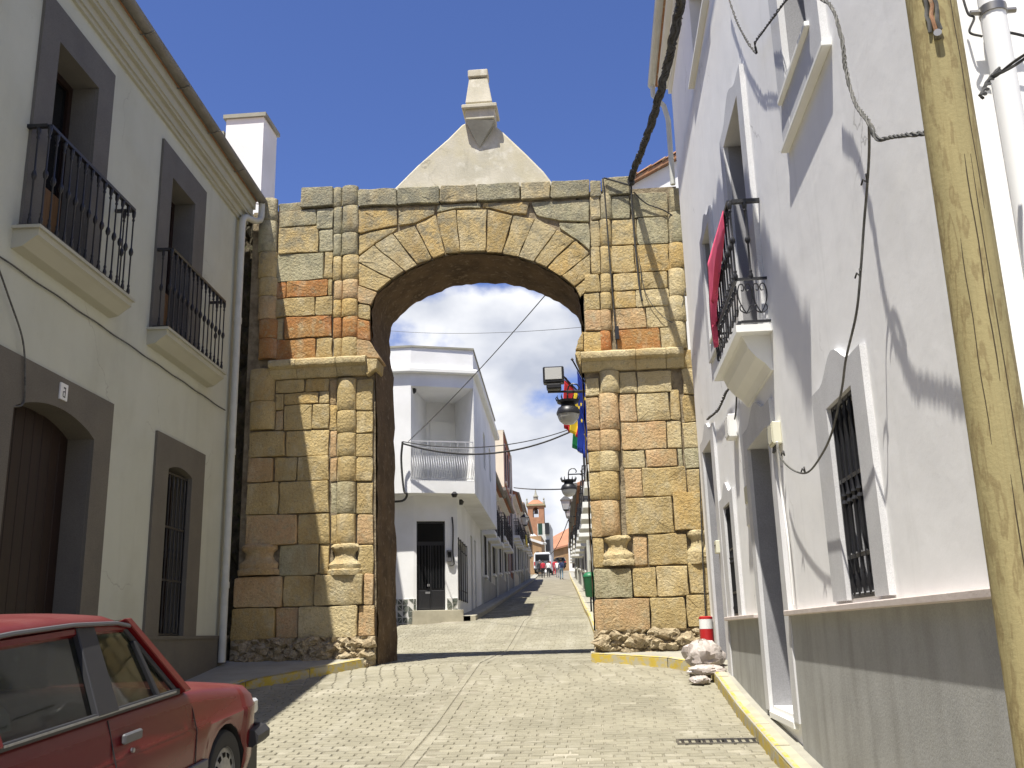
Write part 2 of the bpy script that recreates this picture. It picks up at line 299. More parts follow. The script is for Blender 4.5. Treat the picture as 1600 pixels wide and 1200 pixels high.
class MB:
    def __init__(s, fr=None):
        s.v = []; s.f = []; s.m = []; s.fr = fr
    def pt(s, p):
        s.v.append(tuple(p)); return len(s.v)-1
    def face(s, idx, mi=0): s.f.append(tuple(idx)); s.m.append(mi)
    def poly(s, pts, mi=0): s.face([s.pt(p) for p in pts], mi)
    def cv(s, u, w, z):
        return (u, -w, z-s.fr.o.z) if s.fr else (u, w, z)
    def box(s, a0, a1, b0, b1, c0, c1, mi=0):     # u range, w range, z range in a frame; x,y,z without
        if s.fr: b0, b1 = -b1, -b0; c0 -= s.fr.o.z; c1 -= s.fr.o.z
        i = len(s.v)
        for c in (c0, c1):
            for (a, b) in ((a0, b0), (a1, b0), (a1, b1), (a0, b1)): s.v.append((a, b, c))
        for q in ((3, 2, 1, 0), (4, 5, 6, 7), (0, 1, 5, 4), (1, 2, 6, 5), (2, 3, 7, 6), (3, 0, 4, 7)): s.face([i+k for k in q], mi)
        return s
    def prism(s, poly, e0, e1, axis='y', mi=0, cap=True):
        """poly 2-D, extruded: axis 'w': poly=(u,z); axis 'u': poly=(w,z); axis 'z': poly=(x,y)"""
        def P(a, b, e):
            if axis == 'w': return s.cv(a, e, b)
            if axis == 'u': return s.cv(e, a, b)
            return (a, b, e)
        n = len(poly); A = [s.pt(P(a, b, e0)) for a, b in poly]; B = [s.pt(P(a, b, e1)) for a, b in poly]
        for k in range(n): s.face((A[k], A[(k+1) % n], B[(k+1) % n], B[k]), mi)
        if cap: s.face(A[::-1], mi); s.face(B, mi)
        return s
    def tube(s, pts, r, n=8, mi=0, cap=True, raw=True):
        pts = [V(p) if raw or not s.fr else V(s.cv(*p)) for p in pts]
        rr = r if isinstance(r, (list, tuple)) else [r]*len(pts)
        rings = []; ref = None
        for k, p in enumerate(pts):
            t = (pts[min(k+1, len(pts)-1)]-pts[max(k-1, 0)]).normalized()
            if ref is None:
                ref = t.orthogonal().normalized()
            ref = (ref-t*ref.dot(t)).normalized(); b = t.cross(ref)
            rings.append([s.pt(p+(ref*math.cos(a)+b*math.sin(a))*rr[k]) for a in [2*math.pi*j/n for j in range(n)]])
        for a, b in zip(rings, rings[1:]):
            for j in range(n): s.face((a[j], a[(j+1) % n], b[(j+1) % n], b[j]), mi)
        if cap: s.face(rings[0][::-1], mi); s.face(rings[-1], mi)
        return s
    def lathe(s, prof, c, n=16, mi=0, a0=0, a1=2*math.pi):   # prof = (r,z) list about vertical axis at c=(x,y)
        full = abs(a1-a0-2*math.pi) < 1e-4; cnt = n if full else n+1
        rings = [[s.pt((c[0]+r*math.cos(a0+(a1-a0)*j/n), c[1]+r*math.sin(a0+(a1-a0)*j/n), z)) for j in range(cnt)] for r, z in prof]
        for a, b in zip(rings, rings[1:]):
            for j in range(n): s.face((a[j], a[(j+1) % cnt], b[(j+1) % cnt], b[j]), mi)
        s.face(rings[0][::-1], mi); s.face(rings[-1], mi)
        return s
    def grid(s, rows, mi=0):
        idx = [[s.pt(p) for p in r] for r in rows]
        for a, b in zip(idx, idx[1:]):
            for j in range(len(a)-1): s.face((a[j], a[j+1], b[j+1], b[j]), mi)
        return s
    def build(s, name, mats, parent=None, smooth=False, bevel=0, fix=True, solid=0, sharp=40, **kw):
        me = bpy.data.meshes.new(name); me.from_pydata(s.v, [], s.f)
        for mt in (mats if isinstance(mats, (list, tuple)) else [mats]): me.materials.append(M[mt] if isinstance(mt, str) else mt)
        me.polygons.foreach_set('material_index', s.m)
        if fix or bevel:
            bm = bmesh.new(); bm.from_mesh(me)
            bmesh.ops.recalc_face_normals(bm, faces=bm.faces)
            if bevel: bmesh.ops.bevel(bm, geom=[e for e in bm.edges if len(e.link_faces) == 2 and e.calc_face_angle(0) > .5], offset=bevel, segments=1, affect='EDGES')
            bm.to_mesh(me); bm.free()
        if smooth:
            me.polygons.foreach_set('use_smooth', [True]*len(me.polygons))
            try: me.set_sharp_from_angle(angle=math.radians(sharp))
            except Exception: pass
        me.update()
        o = bpy.data.objects.new(name, me); C.objects.link(o)
        if parent: o.parent = parent
        if solid:
            md = o.modifiers.new('thickness', 'SOLIDIFY'); md.thickness = solid; md.offset = 0
        return tag(o, **kw)
def copy_tree(o, parent=None):
    c = o.copy(); C.objects.link(c)
    if parent: c.parent = parent
    for ch in list(o.children): copy_tree(ch, c)
    return c
def house(name, label, fr, group=None, cat='house'):
    return thing(name, label, cat, fr.o, fr.ang, group)
def wall(fr, u0, u1, z0, z1, ops, depth=.3, D=6., mi=0):
    """front wall at w=0 with rectangular openings (u0,u1,z0,z1[,depth]); reveals, side, back and top walls"""
    b = MB(fr)
    us = sorted({u0, u1, *[q for o in ops for q in o[:2]]}); zs = sorted({z0, z1, *[q for o in ops for q in o[2:4]]})
    for a, c in zip(us, us[1:]):
        for e, g in zip(zs, zs[1:]):
            um, zm = (a+c)/2, (e+g)/2
            if any(o[0] < um < o[1] and o[2] < zm < o[3] for o in ops): continue
            b.poly([b.cv(a, 0, e), b.cv(c, 0, e), b.cv(c, 0, g), b.cv(a, 0, g)], mi)
    for o in ops:
        a, c, e, g = o[:4]; d = -(o[4] if len(o) > 4 else depth)
        for p, q in (((a, e), (a, g)), ((a, g), (c, g)), ((c, g), (c, e)), ((c, e), (a, e))):
            b.poly([b.cv(p[0], 0, p[1]), b.cv(q[0], 0, q[1]), b.cv(q[0], d, q[1]), b.cv(p[0], d, p[1])], mi)
        b.poly([b.cv(a, d-.0, e), b.cv(c, d, e), b.cv(c, d, g), b.cv(a, d, g)], mi)
    for q in ([(u0, 0), (u0, -D)], [(u0, -D), (u1, -D)], [(u1, -D), (u1, 0)]):
        b.poly([b.cv(*q[0], z0), b.cv(*q[1], z0), b.cv(*q[1], z1), b.cv(*q[0], z1)], mi)
    b.poly([b.cv(u0, 0, z1), b.cv(u1, 0, z1), b.cv(u1, -D, z1), b.cv(u0, -D, z1)], mi)
    return b
def cat_spline(pts, n=8):
    pts = [V(p) for p in pts]; P = [pts[0]*2-pts[1]]+pts+[pts[-1]*2-pts[-2]]; r = []
    for k in range(1, len(P)-2):
        for j in range(n):
            t = j/n; a, b, c, d = P[k-1:k+3]
            r.append(.5*((2*b)+(c-a)*t+(2*a-5*b+4*c-d)*t*t+(3*b-a-3*c+d)*t**3))
    r.append(pts[-1]); return r
def cable(name, pts, r, label, strands=1, m_='cable', n=8, wraps=True, group=None, parent=None, pitch=.16):
    p = cat_spline(pts, n); b = MB()
    if strands == 1: b.tube(p, r, 6)
    else:
        q = []; [q.append(a.lerp(c, k/3)) for a, c in zip(p, p[1:]) for k in range(3)]; q.append(p[-1])
        for s_ in range(strands):
            out_ = []; dist = 0
            for k, a in enumerate(q):
                t = (q[min(k+1, len(q)-1)]-q[max(k-1, 0)]).normalized()
                if k: dist += (a-q[k-1]).length
                x = t.cross(V((.3, .2, .93))).normalized(); y = t.cross(x); an = dist/pitch*2*math.pi+1.6*math.sin(dist*5.3)+.9*math.sin(dist*13.1+1)+s_*2*math.pi/strands
                out_.append(a+(x*math.cos(an)+y*math.sin(an))*r*(.95+.25*math.sin(dist*9+s_)))
            b.tube(out_, r*.8, 5)
    return b.build(name, m_, parent, smooth=True, label=label, cat='cable' if label else None, group=group)

# ================================================================== GROUND
b = MB(); ys = [-300, -60, -30, -10, 0, 2, 4.5, 7, 10, 12, 14, 18.6, 24, 28.5, 50, 70, 88, 100, 110, 165, 260, 400, 900, 2500]
b.grid([[(x, y, gz(y)-.05) for x in (-1500, -60, -20, -8, -5, -2, 1, 4, 20, 60, 1500)] for y in ys])
b.build('ground', 'earth', smooth=True, kind='structure')
def streetL(Y):    # left kerb / facade line of the street
    if Y < 14: return -5.3-.0497*(Y-13.5)
    return -3.62-.041*(Y-25)
def streetR(Y):
    return 1.5 if Y < 14 else .98-.034*Y
b = MB(); ys = [-14, -8, -3, 0, 2, 4, 5.5, 7, 8.5, 10, 11, 12, 13, 14, 16, 18.6, 21, 24, 26, 28.5]+list(range(32, 180, 6))
rows = []
for y in ys:
    l = -9 if 14.5 < y < 24 else streetL(y)-.3; r_ = 3 if 14.5 < y < 16 else streetR(y)+.3
    if y < 3.5: r_ = 6
    rows.append([(l+(r_-l)*k/6, y, gz(y)-.012) for k in range(7)])
b.grid(rows); road = b.build('road', 'joint', smooth=True, kind='structure')
# setts: the nearest 300 as objects, the rest joined
def sett_geo(b, cx, cy, lx, ly, h=.014):
    z = gz(cy); i = len(b.v); t = [random.uniform(-.0035, .0035) for _ in range(4)]; s_ = (gz(cy+.1)-gz(cy-.1))/.2
    for k, (sx, sy) in enumerate(((-1, -1), (1, -1), (1, 1), (-1, 1))): b.v.append((cx+sx*lx/2, cy+sy*ly/2, z-.02+s_*sy*ly/2))
    for k, (sx, sy) in enumerate(((-1, -1), (1, -1), (1, 1), (-1, 1))): b.v.append((cx+sx*(lx/2-.010), cy+sy*(ly/2-.009), z+t[k]+s_*sy*ly/2))
    for q in ((4, 5, 6, 7), (0, 1, 5, 4), (1, 2, 6, 5), (2, 3, 7, 6), (3, 0, 4, 7)): b.face([i+k for k in q])
near = []; rest = MB(); row = 0; y = 7.35
def roadL(Y): return -4.42 if Y < 12.2 else (-4.42+(Y-12.2)*.7 if Y < 13.8 else (-3.26 if Y < 15.4 else (-7 if Y < 23.6 else streetL(Y)+.5)))
def roadR(Y): return 1.25 if Y < 12.5 else (1.25-(Y-12.5)*.9 if Y < 13.9 else (-.2 if Y < 15.4 else streetR(Y)-.42))
while y < 44:
    x = roadL(y)-(row % 2)*.1; row += 1; ly = .106
    while x < roadR(y):
        lx = .2*random.uniform(.96, 1.04)
        gutter = abs((x+lx/2)-(-1.62-.012*(y-8))) < .12
        if not gutter and random.random() > .004:
            if len(near) < 300 and y > 7.5 and x > -3.4: near.append((x+lx/2, y))
            else: sett_geo(rest, x+lx/2, y, lx-.005, ly-.007)
        x += lx
    if y < 26 and row % 2 == 0:
        for q_ in (-.055, .055): sett_geo(rest, -1.62-.012*(y-8)+q_, y+.05, .10, .2)
    y += .108 if y < 26 else .2
rest.build('setts', 'sett', road, fix=False, kind='stuff')
vs = []
for k in range(8):
    q = MB(); sett_geo(q, 0, 0, .193, .097); q.v = [(a, c, d-gz(0)-(gz(.1)-gz(-.1))/.2*c) for a, c, d in q.v]; o = q.build('sett', 'sett', road); vs.append(o)
for k, (x, y) in enumerate(near):
    o = vs[k] if k < 8 else vs[k % 8].copy()
    if k >= 8: C.objects.link(o)
    o.location = (x, y, gz(y)); o.rotation_euler = (math.atan((gz(y+.1)-gz(y-.1))/.2), 0, random.uniform(-.01, .01))
# drain grate
g = thing('drain_grate', 'dark slotted iron drain set across the setts near the right kerb', 'drain', (.95, 8.82, gz(8.82)), 0)
b = MB(); sl_ = .11
for a0, a1, b0, b1 in ((-.35, .35, -.09, -.07), (-.35, .35, .07, .09), (-.35, -.33, -.07, .07), (.33, .35, -.07, .07)): b.box(a0, a1, b0, b1, -.03, .012)
b.build('frame', 'brass', g)
for k in range(11): MB().box(-.31+k*.06, -.285+k*.06, -.068, .068, -.03, .009).build('bar', 'iron', g)
MB().box(-.33, .33, -.07, .07, -.035, -.004).build('sump', 'dark', g)
g.rotation_euler = (math.atan(.11), 0, 0)

# pavements and kerbs
def pavement(name, outer, inner, h=.12, kerb=True, yel=lambda p: True, step=.85, km='yellow'):
    def dens(pl):
        r = []
        for a, c in zip(pl, pl[1:]):
            n = max(1, int((V(c)-V(a)).length/1.0)); r += [tuple(V(a).lerp(V(c), k/n)) for k in range(n)]
        return r+[pl[-1]]
    o_, i_ = outer, inner
    b = MB(); K = 40
    def samp(pl, t):
        L_ = [0]
        for a, c in zip(pl, pl[1:]): L_.append(L_[-1]+(V(c)-V(a)).length)
        d = t*L_[-1]
        for k in range(len(pl)-1):
            if d <= L_[k+1]+1e-6: return V(pl[k]).lerp(V(pl[k+1]), (d-L_[k])/(L_[k+1]-L_[k]))
        return V(pl[-1])
    b.grid([[(*samp(o_, k/K), gz(samp(o_, k/K).y)+h-.006), (*samp(i_, k/K), gz(samp(i_, k/K).y)+h-.006)] for k in range(K+1)])
    pv = b.build(name, 'conc', smooth=False, kind='structure')
    for a, c in zip(outer, outer[1:]):
        a = V(a); c = V(c); n = max(1, round((c-a).length/step)); d = (c-a).normalized(); nrm = V((-d.y, d.x))
        if (V(inner[0])-V(outer[0])).dot(nrm) < 0: nrm = -nrm
        for k in range(n):
            p = a.lerp(c, k/n)+d*.006; q = a.lerp(c, (k+1)/n)-d*.006; kb = MB()
            yw = .13; j = random.uniform(-.006, .006)
            def z_(t, dz): return gz(t.y)+dz+j
            prof = [(0, -.08), (0, h-.02), (.022, h), (.05, h+.001), (yw, h+.001), (yw, -.08)]
            A = [kb.pt((*(p+nrm*t), z_(p, dz))) for t, dz in prof]; B = [kb.pt((*(q+nrm*t), z_(q, dz))) for t, dz in prof]
            for e in range(6):
                kb.face((A[e], A[(e+1) % 6], B[(e+1) % 6], B[e]), 0 if e in (0, 1, 2) and yel(p) else 1)
            kb.face(A[::-1], 1); kb.face(B, 1)
            kb.build('kerb_stone', [km, 'kerbtop'], pv)
    return pv
pavement('pavement_right', [(1.28, 3.0), (1.27, 8), (1.30, 12.55), (.85, 13.22), (-.15, 13.8)], [(1.6, 3.0), (1.6, 8), (1.6, 13.95), (.9, 14.1), (-.15, 14.05)])
pavement('pavement_left', [(-4.45, -4), (-4.5, 6), (-4.42, 12.2), (-3.28, 13.84)], [(-4.9, -4), (-5.3, 6), (-5.6, 14.05), (-3.28, 14.1)])
pavement('pavement_beyond_right', [(.2, 15.45), (-.12, 20), (-.28, 24), (-1.13, 50), (-2.45, 88), (-3.5, 120)], [(.6, 15.45), (.35, 20), (.22, 24), (-.65, 50), (-1.95, 88), (-3.0, 120)], step=2.)
pavement('pavement_beyond_left', [(-3.1, 24.7), (-3.3, 28), (-4.15, 50), (-5.7, 88), (-6.7, 112)], [(-3.75, 24.7), (-3.8, 28), (-4.7, 50), (-6.25, 88), (-7.2, 112)], step=2., yel=lambda p: False)

# ================================================================== GATEWAY
GY = 14.0
gate = thing('stone_gateway', 'old ashlar stone archway with pointed render gable spanning the street', 'archway', (-1.8, GY, 1.2))
GO = V((-1.8, GY, 1.2))
def SP(x, y): p = PY(x, y, GY); return (p.x, p.z)
def inset(poly, d):
    n = len(poly); r = []
    ar = sum(poly[k][0]*poly[(k+1) % n][1]-poly[(k+1) % n][0]*poly[k][1] for k in range(n)); sg = 1 if ar > 0 else -1
    for k in range(n):
        p0, p1, p2 = V(poly[k-1]), V(poly[k]), V(poly[(k+1) % n])
        d1 = (p1-p0).normalized(); d2 = (p2-p1).normalized(); n1 = V((-d1.y, d1.x))*sg; n2 = V((-d2.y, d2.x))*sg
        m_ = n1+n2; den = max(.35, 1+n1.dot(n2)); r.append(p1+m_*(d/den))
    return r
def stone(poly, m_='st_cream', proud=.0, thick=.3, gap=.006, name='stone_block', world=False, rough=1., bev=.008):
    P = inset([tuple(p) for p in poly], gap)
    # cut the corners and jitter the edges
    n = len(P); ring = []
    ar = sum(P[k][0]*P[(k+1) % n][1]-P[(k+1) % n][0]*P[k][1] for k in range(n))
    if ar < 0: P = P[::-1]
    for k in range(n):
        a, c = P[k], P[(k+1) % n]; ln = (c-a).length; cut = min(random.uniform(.006, .03), ln*.2)
        seg = max(1, min(4, int(ln/.16))); d = (c-a).normalized(); nn = V((-d.y, d.x))
        for j in range(seg+1):
            t = cut+(ln-2*cut)*j/seg
            ring.append(a+d*t+nn*random.uniform(-.007, .012)*rough)
    cen = sum(ring, V((0, 0)))/len(ring)
    b = MB(); tilt = (random.uniform(-.02, .02), random.uniform(-.02, .02)); pr = proud+random.uniform(-.006, .010)
    def put(p, y):
        return b.pt((p.x-GO.x, y, p.y-GO.z))
    size = min(max(p.x for p in ring)-min(p.x for p in ring), max(p.y for p in ring)-min(p.y for p in ring))
    f1 = 1-min(.5, 2*bev/size); f2 = f1*.62
    R0 = [put(p, thick) for p in ring]; R1 = [put(p, -pr+bev*.9) for p in ring]
    def fr(f, ex, nz): return [put(cen+(p-cen)*f, -(pr+ex+tilt[0]*(p.x-cen.x)+tilt[1]*(p.y-cen.y)+random.uniform(-nz, nz)*.55)) for p in ring]
    R2 = fr(f1, 0, .005*rough); R3 = fr(f2, .002, .009*rough); c = put(cen, -(pr+.003)); K = len(ring)
    for A, B in ((R0, R1), (R1, R2), (R2, R3)):
        for k in range(K): b.face((A[k], A[(k+1) % K], B[(k+1) % K], B[k]))
    for k in range(K): b.face((R3[k], R3[(k+1) % K], c))
    b.face(R0[::-1])
    return b.build(name, m_, gate, smooth=True, sharp=24)
def rect(x0, x1, y0, y1, ref): # photo px of a block -> wall plane rectangle
    ym = (y0+y1)/2; a = SP(x0, ym)[0]; c = SP(x1, ym)[0]; t = SP(ref, y0)[1]; u = SP(ref, y1)[1]
    return [(a, u), (c, u), (c, t), (a, t)]
def blocks(lst, ref, **k):
    for q in lst:
        x0, x1, y0, y1, mm = q[:5]; stone(rect(x0, x1, y0, y1, ref), 'st_'+mm, proud=q[5] if len(q) > 5 else 0., **k)
# left pier, above the impost
blocks([(433, 470, 312, 327, 'grey', -.05), (470, 521, 293, 325, 'grey', .03), (437, 494, 327, 353, 'grey'), (494, 521, 327, 360, 'grey'),
        (435, 498, 353, 395, 'cream'), (498, 521, 360, 395, 'grey'), (432, 506, 395, 438, 'grey'), (506, 520, 395, 438, 'cream'),
        (430, 447, 438, 464, 'rust'), (447, 512, 438, 464, 'rust'), (512, 520, 438, 464, 'cream'), (429, 492, 464, 494, 'cream'), (492, 520, 464, 494, 'cream'),
        (429, 443, 494, 528, 'pale', -.02), (443, 518, 494, 528, 'rust', .01), (431, 493, 528, 562, 'rust'), (493, 519, 528, 562, 'cream')], 480)
# left pier, below the impost
blocks([(430, 476, 592, 613, 'cream'), (476, 514, 592, 613, 'ochre'), (430, 443, 613, 640, 'cream'), (443, 498, 613, 632, 'ochre'), (498, 514, 613, 632, 'cream'),
        (430, 443, 640, 672, 'pink'), (443, 487, 632, 672, 'cream'), (487, 514, 632, 672, 'cream'),
        (390, 446, 672, 713, 'cream', .05), (446, 514, 672, 713, 'cream'), (388, 428, 713, 752, 'pink', .06), (428, 464, 713, 752, 'cream'), (464, 514, 713, 752, 'cream'),
        (386, 436, 752, 803, 'cream', .05), (436, 514, 752, 803, 'cream', .02), (385, 465, 803, 851, 'pink', .05), (465, 515, 803, 851, 'cream', .02),
        (436, 498, 851, 899, 'grey', .02), (498, 514, 851, 899, 'cream'), (368, 442, 899, 948, 'pink', .08), (442, 492, 899, 948, 'cream', .02),
        (492, 568, 899, 948, 'pale', .07), (568, 584, 899, 948, 'pink', .02), (363, 431, 948, 999, 'ochre', .08), (431, 467, 948, 999, 'pink', .03), (467, 560, 948, 999, 'pale', .07), (560, 586, 948, 999, 'pink', .02)], 470)
blocks([(556, 583, 592, 642, 'cream'), (556, 583, 642, 677, 'cream'), (556, 583, 677, 714, 'cream'), (556, 583, 714, 753, 'cream'), (556, 583, 753, 803, 'cream'), (557, 584, 803, 850, 'pink'), (558, 584, 850, 899, 'cream')], 570)
blocks([(514, 526, 592, 632, 'pink', -.03), (514, 526, 632, 672, 'ochre', -.03), (514, 526, 672, 714, 'pink', -.03), (514, 526, 714, 752, 'pink', -.03), (515, 526, 752, 803, 'grey', -.04), (515, 526, 803, 850, 'cream', -.02)], 520, bev=.01)
# right pier
blocks([(922, 940, 278, 305, 'grey', .02), (940, 985, 275, 303, 'grey', .04), (985, 1044, 302, 340, 'grey'), (955, 985, 303, 340, 'grey'), (955, 995, 340, 382, 'cream'), (995, 1045, 340, 382, 'grey'),
        (955, 992, 382, 425, 'cream'), (992, 1046, 382, 425, 'ochre'), (957, 1002, 425, 453, 'cream'), (1002, 1044, 425, 453, 'cream'), (957, 993, 453, 480, 'ochre'), (993, 1046, 453, 480, 'pale'),
        (957, 1010, 480, 513, 'pink'), (1010, 1060, 480, 513, 'pale'), (962, 1032, 513, 547, 'rust'), (1032, 1064, 513, 547, 'pale')], 1000)
blocks([(922, 938, 305, 343, 'pale'), (922, 938, 343, 385, 'pale'), (923, 938, 385, 428, 'cream'), (913, 938, 428, 457, 'cream', .01), (912, 938, 457, 484, 'cream', .01), (913, 940, 484, 517, 'pink', .01), (911, 942, 517, 550, 'ochre', .01)], 935)
blocks([(967, 995, 580, 615, 'pale'), (995, 1050, 580, 615, 'pale'), (967, 995, 615, 659, 'pink'), (995, 1047, 615, 659, 'pale'), (1047, 1064, 610, 659, 'cream'), (970, 1042, 659, 703, 'pink'), (1042, 1066, 659, 703, 'pale'),
        (972, 1009, 703, 731, 'pale'), (1009, 1059, 703, 731, 'pink'), (1059, 1068, 703, 735, 'grey'), (975, 1004, 731, 777, 'pink'), (1004, 1073, 731, 777, 'cream'),
        (978, 1052, 777, 835, 'cream', .02), (1052, 1108, 772, 832, 'ochre', .04), (990, 1012, 837, 884, 'pink'), (1013, 1074, 835, 884, 'cream', .02),
        (928, 988, 887, 934, 'grey', .06), (988, 1026, 887, 934, 'cream', .03), (1026, 1076, 885, 934, 'cream', .04), (1076, 1112, 881, 931, 'cream', .05),
        (929, 1016, 934, 985, 'pink', .06), (1016, 1072, 934, 985, 'cream', .05), (1072, 1116, 931, 982, 'cream', .05)], 1000)
blocks([(914, 937, 590, 620, 'pale'), (915, 937, 620, 672, 'pink'), (917, 938, 672, 705, 'pink'), (919, 939, 705, 737, 'cream'), (921, 941, 737, 782, 'cream'), (923, 944, 782, 840, 'pink'), (926, 945, 840, 887, 'cream')], 925)
blocks([(1062, 1090, 545, 575, 'cream'), (1066, 1093, 575, 617, 'pale'), (1067, 1094, 617, 659, 'cream'), (1067, 1098, 659, 700, 'pale'), (1069, 1100, 700, 732, 'grey'), (1073, 1104, 732, 772, 'cream')], 1080)
# cornice course and spandrels
def px_stone(pts, mm, **k): stone([SP(*p) for p in pts], 'st_'+mm, **k)
for x0, x1, mm in ((560, 621, 'grey'), (621, 687, 'grey'), (687, 745, 'pale'), (745, 813, 'grey'), (813, 860, 'pale'), (860, 922, 'grey')):
    f = lambda x: 297-(x-560)*.045
    px_stone([(x0, f(x0)+27), (x1, f(x1)+27), (x1, f(x1)), (x0, f(x0))], mm, proud=.04)
for pts, mm in (([(560, 326), (620, 324), (622, 352), (560, 365)], 'ochre'), ([(621, 324), (681, 321), (679, 335), (649, 349), (622, 352)], 'cream'),
                ([(560, 367), (622, 354), (612, 364), (584, 382), (560, 400)], 'cream'),
                ([(682, 320), (752, 316), (752, 325), (713, 326), (682, 333)], 'grey'), ([(754, 316), (827, 315), (824, 334), (803, 335), (761, 325), (754, 325)], 'ochre'),
                ([(829, 315), (922, 311), (922, 347), (872, 345), (838, 337)], 'grey'), ([(873, 347), (922, 349), (923, 393), (899, 373), (873, 357)], 'grey')):
    px_stone(pts, mm)
BN = [((557, 561), (594, 560)), ((557, 530), (580, 533)), ((558, 497), (578, 502)), ((559, 474), (580, 478)), ((560, 446), (590, 457)), ((560, 411), (613, 437)),
      ((584, 383), (632, 424)), ((613, 365), (652, 414)), ((649, 352), (675, 405)), ((681, 335), (696, 398)), ((713, 328), (719, 395)), ((761, 327), (760, 394)),
      ((803, 337), (785, 396)), ((836, 341), (810, 402)), ((871, 359), (834, 410)), ((898, 375), (853, 419)), ((922, 396), (877, 432)), ((923, 428), (898, 449))]
VM = ['pink', 'rust', 'cream', 'pink', 'cream', 'pale', 'pale', 'cream', 'ochre', 'ochre', 'cream', 'ochre', 'cream', 'pale', 'cream', 'ochre', 'cream']
for k, ((o0, i0), (o1, i1)) in enumerate(zip(BN, BN[1:])):
    P = [o0, i0, i1, o1]
    if k == 5: P = [o0, i0, i1, o1, (561, 402)]
    px_stone(P, VM[k], proud=.015, thick=.5, name='voussoir')
px_stone([(923, 428), (898, 449), (907, 466), (913, 457), (923, 457)], 'cream', thick=.4, name='voussoir')
px_stone([(911, 517), (913, 548), (897, 549), (902, 535)], 'ochre', proud=.03, thick=.4)
# wall core with the arched passage
arc = [SP(585, 556)]+[tuple(p)[:2] for p in cat_spline([(*SP(*i), 0) for _, i in BN[1:]]+[(*SP(*p), 0) for p in ((907, 466), (913, 497), (912, 530), (906, 548))], 3)]
zi = SP(590, 575)[1]
arc = [SP(612-24, 1046), SP(585, 575)]+arc+[SP(912, 562), SP(934, 1022)]
zb = .9
mb = MB(); zt = SP(760, 297)[1]-.12; y0, y1 = .045, 1.3
xs0 = SP(404, 700)[0]; xL = -5.27; xR = 1.5
pts = [(-5.27, zb)]+[(arc[0][0], zb)]+arc[1:-1]+[(arc[-1][0], zb)]+[(xR, zb), (xR, zt-.05), (xL, zt)]
def gl(x, y, z): return (x-GO.x, y, z-GO.z)
# left and right pier slabs plus strips above the arc, front and back
path = arc[:]; path[0] = (path[0][0], zb); path[-1] = (path[-1][0], zb)
for yy in (y0, y1):
    mb.poly([gl(xL, yy, zb), gl(path[0][0], yy, zb), gl(path[1][0], yy, path[1][1]), gl(path[2][0]-.0, yy, path[2][1]), gl(path[3][0], yy, path[3][1]), gl(path[4][0], yy, path[4][1]), gl(path[4][0], yy, zt), gl(xL, yy, zt)])
    k2 = len(path)-4
    mb.poly([gl(xR, yy, zb), gl(path[-1][0], yy, zb), gl(path[-2][0], yy, path[-2][1]), gl(path[-3][0], yy, path[-3][1]), gl(path[-4][0], yy, path[-4][1]), gl(path[-5][0], yy, path[-5][1]), gl(path[-5][0], yy, zt), gl(xR, yy, zt)])
    for a, c in zip(path[4:-4], path[5:-4]):
        mb.poly([gl(a[0], yy, a[1]), gl(c[0], yy, c[1]), gl(c[0], yy, zt), gl(a[0], yy, zt)])
mb.poly([gl(xL, y0, zt), gl(xR, y0, zt), gl(xR, y1, zt), gl(xL, y1, zt)])
for x in (xL, xR): mb.poly([gl(x, y0, zb), gl(x, y1, zb), gl(x, y1, zt), gl(x, y0, zt)])
mb.build('wall_core', 'mortar', gate)
# passage lining: rough reveal and soffit
lin = MB(); rows = []; dense = []
for a, c in zip(path, path[1:]):
    n = max(1, int((V(c)-V(a)).length/.22)); dense += [V(a).lerp(V(c), k/n) for k in range(n)]
dense.append(V(path[-1])); cx_, cz_ = SP(745, 560)
for p in dense:
    r = []
    for k in range(8):
        q = p+(V((cx_, p.y if p.y < cz_ else cz_))-p).normalized()*(.012+random.uniform(0, .035)); r.append(gl(q.x, (.0 if k == 0 else .06+k/7*1.26), q.y))
    rows.append(r)
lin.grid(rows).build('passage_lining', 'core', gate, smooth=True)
# engaged columns
def drums(xa, xb, ys, ref, mats, r=None, yoff=0.0, name='column_drum', drop=0, twin=None):
    for k, (t, u) in enumerate(zip(ys, ys[1:])):
        ym = (t+u)/2; z1 = SP(ref, t)[1]-.003; z0 = SP(ref, u)[1]+.003
        spans = [(xa, xb)] if not twin else [(xa, xa+(xb-xa)*twin), (xa+(xb-xa)*twin, xb)]
        b = MB()
        for (sa, sb) in spans:
            a = SP(sa, ym)[0]; c = SP(sb, ym)[0]; rr = (c-a)/2; cx = (a+c)/2-GO.x; j = random.uniform(-.008, .008)
            pr = [(rr-.010, z0-GO.z), (rr, z0-GO.z+.010)]+[(rr+random.uniform(-.004, .003), z0-GO.z+.01+(z1-z0-.02)*e/3) for e in (1, 2)]+[(rr, z1-GO.z-.010), (rr-.010, z1-GO.z)]
            b.lathe(pr, (cx+j, .0), 14, a0=math.pi, a1=2*math.pi)
        b.v = [(x, .02+y*.68, z) for x, y, z in b.v]
        b.build(name, 'st_'+mats[k % len(mats)], gate, smooth=True)
drums(404, 433, [312, 347, 395, 435, 464, 500, 530, 562], 415, ['grey', 'grey', 'cream', 'cream', 'pink', 'rust', 'rust'])
drums(521, 560, [292, 323, 365, 400, 438, 468, 496, 528, 562], 540, ['grey', 'grey', 'grey', 'cream', 'pink', 'ochre', 'rust', 'cream'], twin=.34)
drums(391, 430, [578, 628, 672], 415, ['cream'])
drums(526, 556, [592, 642, 677, 714, 753, 803, 850], 540, ['cream', 'cream', 'cream', 'cream', 'grey', 'cream'])
drums(938, 956, [303, 343, 385, 428, 457, 484, 517, 548], 945, ['grey', 'cream', 'cream', 'cream', 'cream', 'pink', 'rust'])
